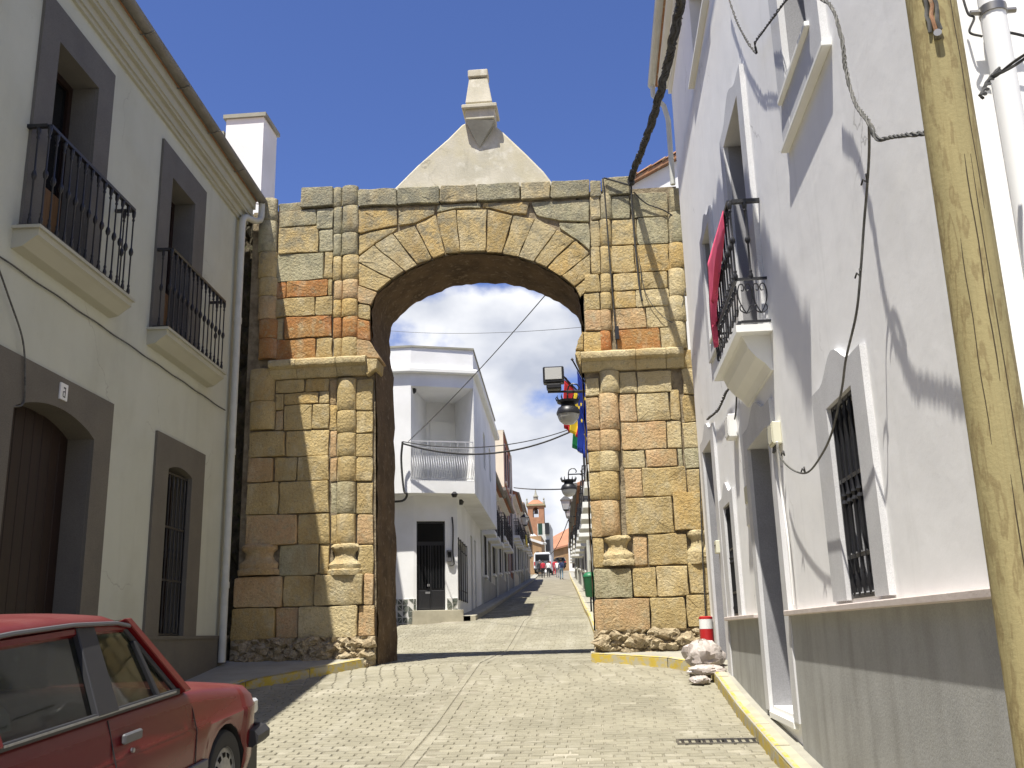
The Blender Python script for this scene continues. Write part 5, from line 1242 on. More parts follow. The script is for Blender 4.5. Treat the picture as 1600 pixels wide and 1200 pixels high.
# crazy paving dado: shards of dark slate in pale mortar
zt_c = FA.px(620, 936)[1]
def shards(fr, u0, u1, z0, z1, n, seed):
    random.seed(seed); bk = cbox(fr, u0, u1, -.0, .012, z0-.5, z1, 'dado', 'tile_w')
    cell = .125; nu = max(1, int((u1-u0)/cell)); nz = max(1, int((z1-z0)/cell)); cu = (u1-u0)/nu; cz = (z1-z0)/nz
    for i in range(nu):
        for j in range(nz):
            for tri in (((.07, .07), (.9, .1), (.1, .88)), ((.93, .2), (.92, .93), (.2, .93))) if random.random() > .5 else (((.07, .93), (.08, .1), (.88, .92)), ((.2, .07), (.93, .07), (.93, .82))):
                if random.random() < .12: continue
                b = MB(); T = [(u0+(i+a+random.uniform(-.06, .06))*cu, z0+(j+c+random.uniform(-.06, .06))*cz) for a, c in tri]
                A_ = []; B_ = []
                for u, z in T:
                    q = fr.W(u, .012, z); A_.append(b.pt(cl(*q))); q = fr.W(u, .022, z); B_.append(b.pt(cl(*q)))
                b.face(B_); [b.face((A_[k], A_[(k+1) % 3], B_[(k+1) % 3], B_[k])) for k in range(3)]
                b.build('slate_shard', 'tile_g', bk)
FAl = Fr((LA.x, LA.y, CO.z), 0)
shards(FAl, LB.x-LA.x-1.1, LB.x-LA.x, 1.75, zt_c, 0, 1); shards(FA, 0, du0-.02, 1.8, zt_c, 0, 2); shards(FA, du1+.02, cf_d.length-.01, 1.85, zt_c, 0, 3)
random.seed(5)
# upper storey, overhanging
UA, UB, UC, UD = V((-9.5, 24.0)), V((pxY(642, 24.05), 24.05)), V((pxY(741, 24.62), 24.62)), V((-3.42, 33.6))
zs_ = FA.px(700, 770)[1]-.12; zfl = zs_+.28
FU = Fr((UB.x, UB.y, CO.z), math.atan2((UC-UB).y, (UC-UB).x)); FUS = Fr((UC.x, UC.y, CO.z), math.atan2((UD-UC).y, (UD-UC).x)); LU = (UC-UB).length
zl1 = FU.px(643, 603)[1]; zc1 = FU.px(644, 583)[1]; zp = FU.px(644, 541)[1]; zfl = FU.px(643, 750)[1]; zs_ = FU.px(643, 770)[1]
b = MB(); b.prism([(p.x-CO.x, p.y-CO.y) for p in (UA, UB, UC, UD, V((-9.5, 33.6)))], zs_-CO.z, zfl-CO.z, axis='z'); b.build('balcony_slab', 'white_far', ch)
face_wall(UA, UB, zfl, zl1); 
face_wall(UC, UD, zfl, zl1, [(3.2, 4.0, zfl+.9, zl1-.5), (5.6, 6.4, zfl+.9, zl1-.5)])
for a in (3.2, 5.6): cbox(FUS, a, a+.8, -.16, -.13, zfl+.9, zl1-.5, 'shutter', 'cement_grey')
# inner walls of the recess
inn = [UB, V((UB.x+.08, 25.9)), V((UC.x-.75, 26.3)), UC]
for p, q in zip(inn, inn[1:]):
    b = MB(); b.poly([cl(p.x, p.y, zfl), cl(q.x, q.y, zfl), cl(q.x, q.y, zl1), cl(p.x, p.y, zl1)]); b.build('wall', 'white_far', ch)
FI = Fr((inn[1].x, inn[1].y, CO.z), math.atan2((inn[2]-inn[1]).y, (inn[2]-inn[1]).x))
sh = cbox(FI, .1, .95, .0, .04, zfl+.02, zl1-.55, 'roller_shutter', 'trim')
for k in range(16): cbox(FI, .13, .92, .04, .048, zfl+.05+k*.1, zfl+.13+k*.1, 'slat', 'trim', sh)
b = MB(); b.prism([(p.x-CO.x, p.y-CO.y) for p in (UA, UB, UC, UD, V((-9.5, 33.6)))], zl1-CO.z, zc1-CO.z, axis='z'); b.build('lintel', 'white_far', ch)
def off(p, dx, dy): return (p.x+dx-CO.x, p.y+dy-CO.y)
b = MB(); b.prism([off(UA, 0, -.14), off(UB, 0, -.14), off(UC, .14, -.10), off(UD, .16, 0), off(V((-9.5, 33.6)), 0, 0)], zc1-CO.z, zc1+.14-CO.z, axis='z'); b.build('cornice', 'trim', ch, bevel=.03)
b = MB(); b.prism([off(UA, 0, .0), off(UB, 0, .0), off(UC, .0, .0), off(UD, .0, 0), off(V((-9.5, 33.6)), 0, 0)], zc1+.14-CO.z, zp-.03-CO.z, axis='z'); b.build('parapet', 'white_far', ch)
b = MB(); b.prism([off(UA, 0, -.03), off(UB, 0, -.03), off(UC, .03, -.03), off(UD, .03, 0), off(V((-9.5, 33.6)), 0, 0)], zp-.03-CO.z, zp+.02-CO.z, axis='z'); b.build('parapet_cap', 'cement_grey', ch)
b = MB(); b.box(-9.5-CO.x, -6.2-CO.x, 1.2, 6, zp-CO.z, zp+1.2-CO.z); b.build('penthouse', 'white_far', ch)
# bellied balcony railing
rl = cbox(FU, 0.02, LU-.02, -.02, .0, zfl+1.0, zfl+1.03, 'railing', 'iron_w')
cbox(FU, .02, LU-.02, -.02, .0, zfl+.84, zfl+.855, 'rail', 'iron_w', rl); cbox(FU, .02, LU-.02, -.02, .0, zfl+.04, zfl+.055, 'rail', 'iron_w', rl)
for k in range(27):
    u = .04+(LU-.08)*k/26; b = MB(); pts = []
    for j in range(9):
        t_ = j/8; q = FU.W(u, -.01+.10*math.sin(t_*2*math.pi-.5)*(.6 if t_ > .5 else 1), zfl+.05+.79*t_); pts.append(cl(*q))
    b.tube(pts, .008, 4); b.build('bar', 'iron_w', rl, smooth=True)
for k in range(9): u = .04+(LU-.08)*k/8; cbox(FU, u-.007, u+.007, -.015, -.002, zfl+.855, zfl+1.0, 'bar', 'iron_w', rl)
# small fittings
def lone(fr, u, w_, z, name, label, cat, bb, m_):
    q = fr.W(u, w_, z); o = bb.build(name, m_, smooth=True, label=label, cat=cat); o.location = q; return o
lone(FU, .12, -.25, zl1-.08, 'wall_light', 'small dark light under the recess ceiling of the corner house', 'light', MB().lathe([(.03, .08), (.07, .05), (.06, -.02), (.02, -.06)], (0, 0), 8), 'iron')
for k, (px_, py_, lb) in enumerate(((710, 772, 'left dark spotlight under the overhang above the black door'), (720, 784, 'right dark spotlight under the overhang above the black door'))):
    q = PZ(px_, py_, zs_-.06); o = MB().lathe([(.03, .06), (.09, .0), (.05, -.08)], (0, 0), 8).build('spotlight', 'iron', smooth=True, label=lb, cat='light'); o.location = q
cable('wall_cable', [FA.W(*q) for q in ((du1+.18, .03, dz1+.1), (du1+.20, .04, dz1-.2), (du1+.19, .03, dz1-.8), (du1+.21, .05, dz1-1.1), (du1+.10, .05, dz1-1.15))], .02, 'black cable snaking down beside the black door of the corner house')
mbx = thing('electric_meter', 'grey meter box fixed to the wall right of the black door', 'meter', FA.W(du1+.09, 0, dz1-1.05), FA.ang)
MB().box(-.06, .06, -.09, 0, 0, .3).build('case', 'greytrim', mbx, bevel=.01); MB().box(-.045, .045, -.095, -.09, .12, .25).build('window', 'glass', mbx)
cable('wall_cable', [PY(629, 690, 23.75), PY(627, 720, 23.85), PY(631, 765, 23.9), PY(636, 772, 23.9), PY(630, 782, 24.2), PY(612, 784, 24.4)], .03, 'heavy black cable dropping down the front of the corner house')
q = PY(757, 800, 30.4)
ac = thing('air_conditioner', 'white air conditioner unit hung on the street side of the corner house', 'air conditioner', (-3.62, 30.6, 5.75))
MB().box(-.1, .22, -.4, .4, 0, .5).build('case', 'white_p', ac, bevel=.02); fg = MB().lathe([(.2, 0), (.2, .02)], (0, 0), 12).build('fan_grille', 'iron', ac); fg.rotation_euler = (math.pi/2, 0, 0); fg.location = (.06, -.405, .25)

# ================================================================== ROW HOUSES beyond
def lx(Y): return -3.62-.041*(Y-25)
def row_house(side, Y0, Y1, z1, m_, label, floors=2, nwin=2, balc=True, seed=0, roofm='clay_far', name='row_house', cloth=None, D=7):
    random.seed(seed)
    if side < 0:
        p0, p1 = V((lx(Y0), Y0)), V((lx(Y1), Y1))
    else:
        p0, p1 = V((streetR(Y1), Y1)), V((streetR(Y0), Y0))
    d = p1-p0; zg = gz(Y0 if side < 0 else Y1); fr = Fr((p0.x, p0.y, zg), math.atan2(d.y, d.x)); Ln = d.length-.03
    zl = gz(Y0); zh = gz(Y1); h = thing(name, label, 'house', fr.o, fr.ang); ops = []; kinds = []
    fh = (z1-zh)/floors
    for k in range(nwin):
        uc = Ln*(k+.5)/nwin; Yc = Y0+(Y1-Y0)*((k+.5)/nwin if side < 0 else 1-(k+.5)/nwin); g_ = gz(Yc)+.15; ww = min(1.0, Ln/nwin*.5)
        if k % 2 == seed % 2: ops.append((uc-ww/2, uc+ww/2, g_, g_+2.3, .25)); kinds.append('door')
        else: ops.append((uc-ww*.45, uc+ww*.45, g_+.9, g_+2.4, .2)); kinds.append('window')
        for f_ in range(1, floors):
            zz = zh+fh*f_+.1; ops.append((uc-ww*.45, uc+ww*.45, zz, zz+min(2.1, fh*.75), .25)); kinds.append('balc' if balc else 'window')
    wall(fr, 0, Ln, zl-1.5, z1, ops, D=D).build('wall', m_, h)
    for o_, kd in zip(ops, kinds):
        if kd == 'door':
            dm = random.choice(['wood_door', 'greendoor', 'wood_door', 'iron']); q = MB(fr).box(o_[0], o_[1], -.25, -.2, o_[2], o_[3]).build('door', dm, h)
            MB(fr).box(o_[0]+.1, (o_[0]+o_[1])/2-.03, -.2, -.185, o_[2]+.2, o_[3]-.3).build('panel', dm, q); MB(fr).box((o_[0]+o_[1])/2+.03, o_[1]-.1, -.2, -.185, o_[2]+.2, o_[3]-.3).build('panel', dm, q)
        else:
            f = pane_window(h, fr, o_[0], o_[1], o_[2], o_[3], .18, random.choice(['trim', 'wood_door', 'shutter']))
            if kd == 'window':
                for k in range(4): u = o_[0]+(o_[1]-o_[0])*(k+.5)/4; MB(fr).box(u-.012, u+.012, .02, .04, o_[2], o_[3]).build('bar', 'iron', f)
                MB(fr).box(o_[0]-.1, o_[1]+.1, 0, .1, o_[2]-.08, o_[2]-.002).build('sill', 'trim', h)
            else:
                a, c = o_[0]-.25, o_[1]+.25; MB(fr).box(a, c, 0, .42, o_[2]-.16, o_[2]-.01).build('balcony_slab', 'trim', h)
                bb = MB(fr); bb.box(a, c, .37, .40, o_[2]+.95, o_[2]+.98); [bb.box(u_-.015, u_+.015, 0, .37, o_[2]+.95, o_[2]+.98) for u_ in (a+.015, c-.015)]; rl_ = bb.build('balcony_railing', 'iron', h)
                n_ = int((c-a)/.14)
                for k in range(n_+1): u = a+.02+(c-a-.04)*k/n_; MB(fr).box(u-.009, u+.009, .376, .394, o_[2], o_[2]+.95).build('baluster', 'iron', rl_)
                for w_ in (.1, .2, .3):
                    for u in (a+.01, c-.01): MB(fr).box(u-.008, u+.008, w_-.008, w_+.008, o_[2], o_[2]+.95).build('baluster', 'iron', rl_)
        if kd != 'window' or True:
            bb = MB(fr); t_ = .1; bb.box(o_[0]-t_, o_[0], -.005, .02, o_[2], o_[3]+t_); bb.box(o_[1], o_[1]+t_, -.005, .02, o_[2], o_[3]+t_); bb.box(o_[0], o_[1], -.005, .02, o_[3], o_[3]+t_); bb.build('surround', random.choice(['trim', 'cement_grey', 'granite_w']), h)
    MB(fr).box(0, Ln, -.01, .025, zl-1.4, zh+.55).build('dado', random.choice(['cement_grey', 'dado', 'cream_far']), h)
    if roofm:
        b = MB(fr); b.prism([(.38, z1+.02), (.38, z1+.10), (-D/2, z1+1.6), (-D, z1+.1), (-D, z1+.0)], 0, Ln, axis='u'); b.build('roof', roofm, h)
        MB(fr).box(0, Ln, 0, .25, z1-.12, z1).build('cornice', 'trim', h)
        b = MB(fr); b.tube([b.cv(0, .44, z1+.05), b.cv(Ln, .44, z1+.05)], .085, 8); b.build('gutter', 'gutter', h, smooth=True)
        for k in range(int(Ln/.24)):
            b = MB(fr); u = .12+k*.24; rows = [[b.cv(u+.085*math.cos(math.pi*j/4), w_, z+.055*math.sin(math.pi*j/4)) for j in range(5)] for w_, z in ((.40, z1+.10), (-.9, z1+.10+1.5*1.33/(D/2+.38)))]
            b.grid(rows); b.build('roof_tile', 'clay', h, smooth=True)
    else: MB(fr).box(-.02, Ln+.02, -D, .05, z1, z1+.12).build('parapet_cap', 'cement_grey', h)
    b = MB(fr); b.tube([b.cv(Ln-.2, .07, z1), b.cv(Ln-.2, .07, zl+.2)], .05, 6); b.build('downpipe', 'pipe', h)
    return h, fr
zat = lambda x, y, Y: PY(x, y, Y).z
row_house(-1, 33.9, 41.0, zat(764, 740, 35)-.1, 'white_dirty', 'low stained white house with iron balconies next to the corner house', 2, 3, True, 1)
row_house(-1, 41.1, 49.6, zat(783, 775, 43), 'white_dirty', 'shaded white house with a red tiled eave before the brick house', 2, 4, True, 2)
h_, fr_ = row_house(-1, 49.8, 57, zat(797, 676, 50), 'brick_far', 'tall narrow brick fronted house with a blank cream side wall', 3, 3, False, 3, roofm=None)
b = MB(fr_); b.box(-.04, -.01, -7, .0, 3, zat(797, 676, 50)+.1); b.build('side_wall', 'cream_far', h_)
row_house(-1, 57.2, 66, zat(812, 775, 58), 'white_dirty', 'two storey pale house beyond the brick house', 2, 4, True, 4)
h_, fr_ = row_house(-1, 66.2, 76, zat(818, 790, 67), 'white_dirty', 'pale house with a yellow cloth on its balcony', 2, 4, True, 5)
row_house(-1, 76.2, 90, zat(826, 810, 77), 'cream_far', 'last cream house on the left before the parked van', 2, 5, True, 6)
row_house(1, 17.6, 25, 8.0, 'white_far', 'sunlit white house with flags right behind the gateway pier', 2, 3, True, 7, roofm=None)
row_house(1, 25.2, 36, zat(903, 720, 30)+.3, 'white_far', 'white house carrying the second globe lamp on the right', 2, 4, True, 8, roofm=None)
row_house(1, 36.2, 50, zat(898, 790, 42), 'white_far', 'white house with three stacked looking balconies far on the right', 2, 5, True, 9)
row_house(1, 50.2, 66, zat(896, 800, 55), 'white_dirty', 'dull white house halfway along the right side of the street', 2, 5, True, 10)
row_house(1, 66.2, 90, zat(893, 820, 70), 'white_far', 'farthest white house on the right side of the street', 2, 7, True, 11)
random.seed(12)
q = V((lx(70)+.47, 70, 0)); b = MB(); b.grid([[(lx(y_)+.47+.03*math.sin(y_*5), y_, zz) for y_ in [68.6+.25*k for k in range(13)]] for zz in (zat(826, 840, 70)+.1, zat(826, 852, 70))])
b.build('yellow_cloth', 'flag_y', smooth=True, solid=.02, label='yellow cloth hanging from a balcony far down the left side', cat='cloth')

# church and tower at the end of the street
ct = thing('church_tower', 'brick church belfry with arched openings and a small spire at the street end', 'tower', (PY(837, 800, 250).x, 250, 14))
TX = PY(843, 800, 250).x; ztp = zat(843, 787, 250); hwT = 2.1; zb0 = 12
def tl(z): return z-14
b = MB(); bz0 = zat(843, 808, 250)
b.box(-hwT, hwT, 0, 4.2, -4, tl(bz0)); b.build('shaft', 'brick_church', ct)
b = MB(); opn = .75
for s_ in (-1, 1): b.box(s_*hwT if s_ < 0 else opn, -opn if s_ < 0 else hwT, 0, 4.2, tl(bz0), tl(ztp)-.5)
n = 10
zsp = tl(ztp)-1.6
for k in range(n):
    a0 = math.pi*k/n; a1 = math.pi*(k+1)/n; x0, x1 = -opn*math.cos(a0), -opn*math.cos(a1); za, zc = zsp+opn*math.sin(a0), zsp+opn*math.sin(a1)
    for yy in (0, 4.2): b.poly([(x0, yy, za), (x1, yy, zc), (x1, yy, tl(ztp)-.5), (x0, yy, tl(ztp)-.5)])
    b.poly([(x0, 0, za), (x1, 0, zc), (x1, 4.2, zc), (x0, 4.2, za)])
b.build('belfry', 'brick_church', ct)
MB().box(-hwT-.35, hwT+.35, -.35, 4.55, tl(ztp)-.5, tl(ztp)).build('cornice', 'st_pale', ct)
b = MB(); c0 = [(-2.2, -.1), (2.2, -.1), (2.2, 4.3), (-2.2, 4.3)]; z_a = tl(ztp); z_b = z_a+1.2
A_ = [b.pt((x, y, z_a)) for x, y in c0]; B_ = [b.pt((x*.35, 2.1+(y-2.1)*.35, z_b)) for x, y in c0]
[b.face((A_[k], A_[(k+1) % 4], B_[(k+1) % 4], B_[k])) for k in range(4)]; b.face(B_); b.build('roof', 'clay_far', ct)
MB().lathe([(.6, z_b), (.6, z_b+.8), (.75, z_b+.9), (.35, z_b+1.5), (.2, z_b+2.2), (.0, z_b+3.2)], (0, 2.1), 8).build('spire', 'cement_grey', ct, smooth=True)
b = MB(); b.lathe([(.0, -.6), (.35, -.5), (.5, 0), (.5, .6), (.62, .75), (.0, .8)], (0, 0), 12); o = b.build('bell', 'brass', ct, smooth=True); o.location = (0, 2, zsp); o.rotation_euler = (math.pi, 0, 0)
for s_ in (-1, 1): MB().lathe([(.28, tl(ztp)), (.3, tl(ztp)+.5), (.1, tl(ztp)+.9), (.25, tl(ztp)+1.2), (.0, tl(ztp)+1.6)], (s_*(hwT+.1), 0), 8).build('finial', 'cement_grey', ct, smooth=True)
cn = thing('church', 'ochre stone church nave with a red tiled roof closing the street', 'church', (PY(875, 880, 190).x, 190, 12))
cx0, cx1 = PY(852, 850, 190).x-4, PY(893, 850, 190).x+5; NX = cn.location.x
ze = zat(870, 850, 190); zrd = zat(893, 815, 190)+.5
b = MB(); b.poly([(cx0-NX, 0, -8), (cx1-NX, 0, -8), (cx1-NX, 0, ze-12), (cx0-NX, 0, ze-14)]); b.box(cx0-NX, cx1-NX, .01, 14, -8, ze-12.5); b.build('wall', 'stone_far', cn)
b = MB(); b.poly([(cx0-NX, -.5, ze-14.2), (cx1-NX, -.5, ze-12+1.2), (cx1-NX, 9, zrd-12+2), (cx0-NX, 9, ze-12.2)]); b.poly([(cx0-NX, -.5, ze-14.5), (cx1-NX, -.5, ze-12+.8), (cx1-NX, -.5, ze-12+1.2), (cx0-NX, -.5, ze-14.2)]); b.build('roof', 'clay_far', cn)
for k in range(5): x = cx0-NX+1.5+k*3.2; MB().box(x, x+.9, -1.0, 0, -8, ze-14.5).build('buttress', 'stone_far', cn)
for k in range(2):
    f = MB().box(.2+k*3.2-2, .9+k*3.2-2, -.15, -.02, ze-17.5, ze-15.5).build('window', 'dark', cn)
sh_ = thing('stone_house', 'ochre stone building with a whitewashed top below the belfry', 'building', (PY(838, 870, 125).x, 125, gz(125)))
x0 = PY(815, 850, 125).x-sh_.location.x; x1 = PY(846, 850, 125).x-sh_.location.x; zz = zat(838, 835, 125)-gz(125)
MB().box(x0, x1, 0, 8, -3, zz-.2).build('wall', 'stone_far', sh_)
b = MB(); b.v = [(x0, -.2, zz-.2), (x1+.2, -.2, zz-1.2), (x1+.2, 8, zz-.6), (x0, 8, zz+1.6)]; b.face((0, 1, 2, 3)); b.build('roof', 'white_far', sh_, solid=.3)
for k in range(2): MB().box(x0+.8+k*1.0, x0+1.2+k*1.0, -.03, -.001, zz-3, zz-2.2).build('window', 'dark', sh_)
gh = thing('far_white_house', 'narrow dark green and white house front left of the church nave', 'house', (PY(851, 870, 140).x, 140, gz(140)))
MB().box(-.9, .9, 0, 9, -3, zat(851, 818, 140)-gz(140)).build('wall', 'white_dirty', gh)
for k in range(3): MB().box(-.9+.1, -.2, -.03, -.001, k*2.4+.6, k*2.4+2.2).build('shutter', 'greendoor', gh); MB().box(.2, .8, -.5, -.001, k*2.4+.6, k*2.4+2.2).build('balcony', 'iron', gh)
wh = thing('end_white_house', 'plain white gable standing right of the church nave', 'house', (PY(892, 880, 150).x+.8, 150, gz(150)))
MB().box(-1.1, 4, 0, 9, -3, zat(890, 848, 150)-gz(150)).build('wall', 'white_far', wh); MB().box(-.6, .2, -.02, -.001, .5, 2.4).build('door', 'wood_door', wh)

# ================================================================== lamps, floodlight, flags, bin
def globe_lamp(label, x, y, Y, s=1., arm=None):
    c = PY(x, y, Y); t = thing('street_lamp', label, 'street lamp', c, 0, 'globe street lamps on the right side')
    ax = streetR(Y)-c.x if arm is None else arm
    R = .25*s
    MB().lathe([(R*.98, -.02*s), (R*.95, -.08*s), (R*.8, -.17*s), (R*.5, -.235*s), (.01, -.26*s)], (0, 0), 18).build('globe', 'lampglass', t, smooth=True)
    MB().lathe([(R*1.04, -.03*s), (R*1.06, .02*s), (R*.9, .12*s), (R*.66, .16*s), (R*.6, .22*s), (R*.95, .24*s), (R*1.0, .29*s), (R*.5, .31*s), (.04*s, .33*s)], (0, 0), 18).build('hood', 'iron', t, smooth=True)
    for k in range(12):
        a = 2*math.pi*k/12; b = MB(); p = V((math.cos(a)*R*.95, math.sin(a)*R*.95, .29*s)); b.tube([p, p+V((math.cos(a)*.025, math.sin(a)*.025, .06*s)), p+V((math.cos(a)*.01, math.sin(a)*.01, .11*s))], [.018*s, .014*s, .003], 5); b.build('crown_leaf', 'iron', t)
    b = MB(); b.tube([(0, 0, .3*s), (0, 0, .52*s), (.03*s, 0, .62*s), (.12*s, 0, .68*s), (.22*s, 0, .66*s), (.27*s, 0, .58*s), (.24*s, 0, .53*s)], .018*s, 7); b.tube([(0, 0, .48*s), (ax, 0, .48*s)], .022*s, 7)
    b.tube([(ax, 0, .62*s), (ax*.7, 0, .66*s), (ax*.55, 0, .58*s), (ax*.6, 0, .50*s)], .014*s, 6); b.tube([(ax, 0, .3*s), (ax*.8, 0, .34*s), (ax*.65, 0, .42*s), (ax*.5, 0, .47*s)], .014*s, 6); b.build('bracket', 'iron', t, smooth=True)
    return t
globe_lamp('large black crowned globe lamp nearest the gateway on the right', 888, 646, 17.9, .85)
globe_lamp('second black crowned globe lamp below and beyond the nearest one', 889, 764, 31, .98)
def lantern(label, x, y, Y, side=1, s=1.):
    c = PY(x, y, Y); t = thing('street_lantern', label, 'lantern', c, 0, 'four sided street lanterns'); ax = (streetR(Y) if side > 0 else lx(Y))-c.x
    q = lambda w_, z: [(-w_*s, -w_*s, z*s), (w_*s, -w_*s, z*s), (w_*s, w_*s, z*s), (-w_*s, w_*s, z*s)]
    def fr_(a, b_, m_, nm):
        b = MB(); A_ = [b.pt(p) for p in a]; B_ = [b.pt(p) for p in b_]; [b.face((A_[k], A_[(k+1) % 4], B_[(k+1) % 4], B_[k])) for k in range(4)]; b.face(A_[::-1]); b.face(B_); b.build(nm, m_, t)
    fr_(q(.13, -.3), q(.22, .12), 'lampglass', 'glass'); fr_(q(.25, .12), q(.08, .30), 'iron', 'hood'); fr_(q(.08, .30), q(.02, .42), 'iron', 'finial'); fr_(q(.1, -.36), q(.13, -.3), 'iron', 'collar')
    b = MB()
    for sx, sy in ((-1, -1), (1, -1), (1, 1), (-1, 1)): b.tube([(sx*.13*s, sy*.13*s, -.3*s), (sx*.22*s, sy*.22*s, .12*s)], .014*s, 4)
    b.tube([(0, 0, -.36*s), (0, 0, -.6*s), (ax, 0, -.65*s)], .02*s, 6); b.build('bracket', 'iron', t)
lantern('four sided lantern hanging beyond the two globe lamps', 884, 786, 44); lantern('farther small lantern low over the right side of the street', 888, 801, 60); lantern('single lantern on a bracket on the left side of the street', 820, 812, 62, -1, 1.1)
fl = thing('floodlight', 'black rectangular floodlight on a bar above the nearest globe lamp', 'floodlight', PY(865, 590, 17.9)); ang_ = .3
MB().box(-.20, .20, -.10, .12, -.12, .20).build('housing', 'iron', fl, bevel=.02); MB().box(-.16, .16, -.112, -.10, -.06, .17).build('glass', 'lamp_h', fl, bevel=.004); MB().box(-.14, .14, -.11, .12, -.24, -.14).build('ballast', 'iron', fl, bevel=.02)
b = MB(); b.tube([(-.12, 0, -.28), (streetR(18)-fl.location.x, 0, -.30)], .022, 6); b.build('arm', 'iron', fl)
def flag(label, top, end, cols, wdt, hgt, seed, stars=False, pole_to=None):
    t = thing('flag', label, 'flag', top, 0, 'flags hanging from the first house on the right'); random.seed(seed)
    e = V(end)-V(top); b = MB(); b.tube([(0, 0, 0), tuple(e)], .018, 6); b.lathe([(.0, -.03), (.035, 0), (.0, .05)], (0, 0), 6); b.build('staff', 'wood_door', t)
    n_ = len(cols); K = 16; J = 14
    for ci, cm in enumerate(cols):
        rows = []
        for j in range(J+1):
            r = []
            for k in range(K+1):
                s_ = (ci+k/K)/n_; t_ = j/J
                base = e*(.12+.62*s_*(1-.0*t_)); fold = math.sin(s_*17+t_*2.0+seed)*.075*t_**.6
                r.append((base.x*(1-.35*t_)+fold*.6, base.y*(1-.55*t_)+fold, base.z*(1-.35*t_)-.05-hgt*t_*(1-.12*s_)))
            rows.append(r)
        b = MB(); b.grid(rows); b.build('cloth', cm, t, smooth=True, solid=.004)
        if stars:
            for k in range(12):
                a = 2*math.pi*k/12; jj = J*.5+math.cos(a)*J*.26; kk = K*.5+math.sin(a)*K*.34; p = V(rows[int(jj)][int(kk)]); b = MB(); q = []
                for i_ in range(10):
                    rr_ = .055 if i_ % 2 == 0 else .022; aa = math.pi/2+i_*math.pi/5; q.append(p+V((rr_*math.cos(aa)*.45, -.02-.4*abs(rr_*math.cos(aa))*.0+.0, rr_*math.sin(aa))))
                b.poly([x_-V((0, .0, 0)) for x_ in q]); b.poly([x_-V((0, .012, 0)) for x_ in q]); b.build('star', 'flag_y', t)
    return t
t1 = PY(894, 562, 19.2); flag('blue flag with a ring of yellow stars hanging beside the gateway pier', t1, V((streetR(20.0)+.1, 20.4, t1.z-1.2)), ['flag_b'], 1, 1.75, 2, True)
t2 = PY(873, 580, 20.4); flag('red and yellow striped flag hanging just behind the floodlight', t2, V((streetR(21.6)+.1, 21.6, t2.z-.9)), ['flag_r', 'flag_y', 'flag_r'], 1, 1.15, 4)
t3 = PY(884, 592, 21.0); flag('green white and black striped flag behind the globe lamp', t3, V((streetR(22.6)+.1, 22.6, t3.z-.9)), ['flag_g', 'white_p', 'flag_k'], 1, 1.4, 6)
bn = thing('litter_bin', 'green plastic litter bin on a post at the right kerb beyond the gateway', 'bin', (streetR(25)-.34, 25, gz(25)+.1))
MB().lathe([(.022, 0), (.022, 1.0)], (0, .13), 8).build('post', 'iron', bn, smooth=True); MB().lathe([(.10, .38), (.13, .42), (.16, .86), (.17, .88)], (0, 0), 16).build('body', 'greenp', bn, smooth=True); MB().lathe([(.175, .88), (.175, .91), (.12, .98), (.04, 1.0)], (0, 0), 16).build('lid', 'greenp', bn, smooth=True)

# ================================================================== far vehicles and people
vn = thing('parked_van', 'white van seen from behind at the left end of the street', 'van', (PY(848, 895, 108).x, 108, gz(108)+.3))
sec = [(-.95, .35), (-.97, 1.1), (-.90, 2.0), (-.78, 2.2), (.78, 2.2), (.90, 2.0), (.97, 1.1), (.95, .35)]
b = MB(); R0 = [b.pt((x, 0, z)) for x, z in sec]; R1 = [b.pt((x, 4.2, z)) for x, z in sec]; R2 = [b.pt((x*.95, 5.0, min(z, 1.15))) for x, z in sec]
for A_, B_ in ((R0, R1), (R1, R2)): [b.face((A_[k], A_[(k+1) % 8], B_[(k+1) % 8], B_[k])) for k in range(8)]
b.face(R0[::-1]); b.face(R2); b.build('body', 'whitepaint', vn, bevel=.04)
MB().box(-.80, .80, -.02, .0, .55, 2.02).build('rear_door', 'greytrim', vn); MB().box(-.72, .72, -.03, -.02, 1.3, 1.95).build('rear_window', 'glass', vn); MB().box(-.95, .95, -.12, .02, .32, .5).build('bumper', 'blacktrim', vn, bevel=.03)
for s_ in (-1, 1):
    MB().box(s_*.87-.06, s_*.87+.06, -.03, .01, .8, 1.2).build('tail_light', 'redp', vn)
    for yy in (.9, 4.0):
        b = MB(); b.lathe([(.2, -.09), (.33, -.09), (.34, 0), (.33, .09), (.2, .09)], (0, 0), 16); o = b.build('wheel', 'rubber', vn, smooth=True); o.rotation_euler = (0, math.pi/2, 0); o.location = (s_*.85, yy, .33)
make_car('parked_car', 'dark estate car crossing behind the group of people', 'darkpaint', (PY(874, 885, 140).x+0, 140, gz(140)+.5), .1, 0, detail=False)
make_car('parked_car', 'dark car parked side on at the far right end of the street', 'darkpaint', (PY(893, 885, 146).x+1.2, 146, gz(146)+.4), math.pi/2, 0, detail=False)
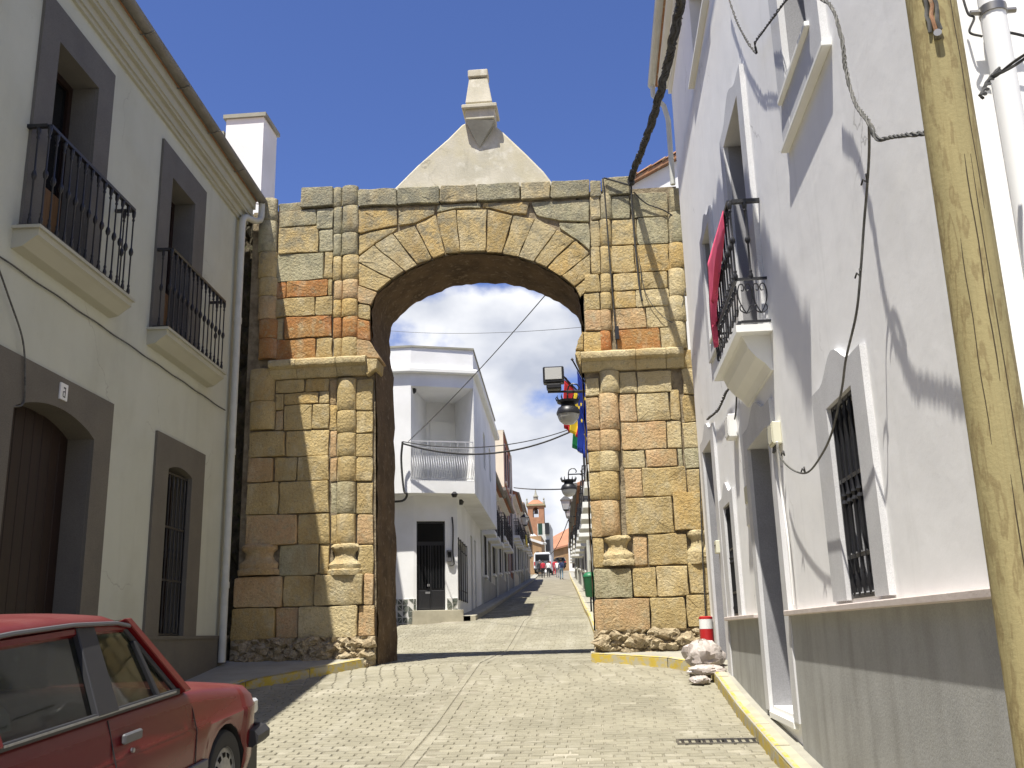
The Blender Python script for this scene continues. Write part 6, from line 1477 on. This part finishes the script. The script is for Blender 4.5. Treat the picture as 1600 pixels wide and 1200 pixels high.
def person(label, px_, Y, h, top, bot, seed, stride=.1, arms=.08, hair='hair', facing=0, skirt=False, bag=None):
    x = PY(px_, 890, Y).x; random.seed(seed); s_ = h/1.75; t = thing('person', label, 'person', (x, Y, gz(Y)+.0), facing); 
    jn = {'pel': (0, 0, .95), 'belly': (0, 0, 1.10), 'chest': (0, .01, 1.32), 'neck': (0, 0, 1.48), 'head0': (0, .01, 1.56), 'head1': (0, .02, 1.66), 'head2': (0, .01, 1.74),
          'shL': (-.17, 0, 1.42), 'elL': (-.23, -.02+arms, 1.16), 'wrL': (-.24, .05+arms, .92), 'haL': (-.24, .07+arms, .82), 'shR': (.17, 0, 1.42), 'elR': (.23, -.02-arms, 1.16), 'wrR': (.24, .03-arms, .92), 'haR': (.24, .05-arms, .82),
          'hiL': (-.09, 0, .90), 'knL': (-.10, stride*.7, .50), 'anL': (-.10, stride*.6, .09), 'toL': (-.11, stride*.6+.17, .035), 'hiR': (.09, 0, .90), 'knR': (.10, -stride*.2, .50), 'anR': (.10, -stride, .10), 'toR': (.11, -stride+.16, .035)}
    rad = dict(pel=(.16, .12), belly=(.15, .11), chest=(.17, .115), neck=(.06, .06), head0=(.07, .08), head1=(.085, .10), head2=(.06, .07), shL=(.065, .065), elL=(.05, .05), wrL=(.035, .035), haL=(.04, .03), hiL=(.10, .10), knL=(.065, .065), anL=(.045, .045), toL=(.045, .035))
    for k in list(rad):
        if k.endswith('L'): rad[k[:-1]+'R'] = rad[k]
    ed = [('pel', 'belly'), ('belly', 'chest'), ('chest', 'neck'), ('neck', 'head0'), ('head0', 'head1'), ('head1', 'head2')]+[(a+S_, c+S_) for S_ in 'LR' for a, c in (('sh', 'el'), ('el', 'wr'), ('wr', 'ha'), ('hi', 'kn'), ('kn', 'an'), ('an', 'to'))]+[('chest', 'shL'), ('chest', 'shR'), ('pel', 'hiL'), ('pel', 'hiR')]
    names = list(jn); me = bpy.data.meshes.new('person'); me.from_pydata([tuple(c*s_ for c in jn[k]) for k in names], [(names.index(a), names.index(c)) for a, c in ed], [])
    o = bpy.data.objects.new('tmp', me); C.objects.link(o); md = o.modifiers.new('skin', 'SKIN'); md.use_smooth_shade = True
    if not me.skin_vertices: me.skin_vertices.new()
    for k, nm in enumerate(names): me.skin_vertices[0].data[k].radius = tuple(r_*s_ for r_ in rad[nm]); me.skin_vertices[0].data[k].use_root = nm == 'pel'
    sb = o.modifiers.new('sub', 'SUBSURF'); sb.levels = 1; sb.render_levels = 1
    dg = bpy.context.evaluated_depsgraph_get(); ev = bpy.data.meshes.new_from_object(o.evaluated_get(dg)); bpy.data.objects.remove(o)
    ev.materials.clear(); [ev.materials.append(M[k]) for k in (top, bot, 'skin', 'rubber', hair)]
    for p in ev.polygons:
        c = p.center/s_
        m_ = 0
        if c.z < .09: m_ = 3
        elif c.z < .98 and abs(c.x) < .185: m_ = 1
        elif c.z < .90: m_ = 2
        if c.z > 1.47: m_ = 2
        if c.z > 1.60 and c.y < .06 or c.z > 1.70: m_ = 4
        p.material_index = m_; p.use_smooth = True
    bo_ = bpy.data.objects.new('body', ev); C.objects.link(bo_); bo_.parent = t
    b = MB(); b.lathe([(.0, 1.62*s_), (.085*s_, 1.63*s_), (.098*s_, 1.69*s_), (.085*s_, 1.75*s_), (.03*s_, 1.785*s_)], (0, -.01), 10); b.build('hair', hair, t, smooth=True)
    if bag:
        bb = MB(); bb.lathe([(.03, 0), (.11, .03), (.12, .18), (.07, .28), (.02, .33)], (0, 0), 8); q = bb.build('carrier_bag', 'white_p', smooth=True, label=bag, cat='bag'); q.location = (x-.3*s_, Y+.02, gz(Y)+.48*s_)
    return t
person('man in dark jacket and pale jeans walking away on the right of the group', 877, 88, 1.78, 'c_navy', 'c_jeans', 1, .16, .05)
person('woman in white top and black trousers in the middle of the street', 857, 99, 1.66, 'c_white', 'c_black', 2, .07, .06, bag='white carrier bag held by the woman in the white top')
person('person in red top and black trousers left of the woman in white', 848.5, 97, 1.70, 'c_redtop', 'c_black', 3, .1, .04)
person('person in dark clothes at the far left of the group beside the van', 843.5, 99, 1.72, 'c_black', 'c_black', 4, .06, .05, hair='c_grey')
person('person in red clothing behind the man in pale jeans', 866.5, 108, 1.68, 'c_redtop', 'c_redtop', 5, .1, .05)
person('person in a white top partly hidden behind the man in pale jeans', 871, 97, 1.66, 'c_white', 'c_grey', 6, .1, .05)
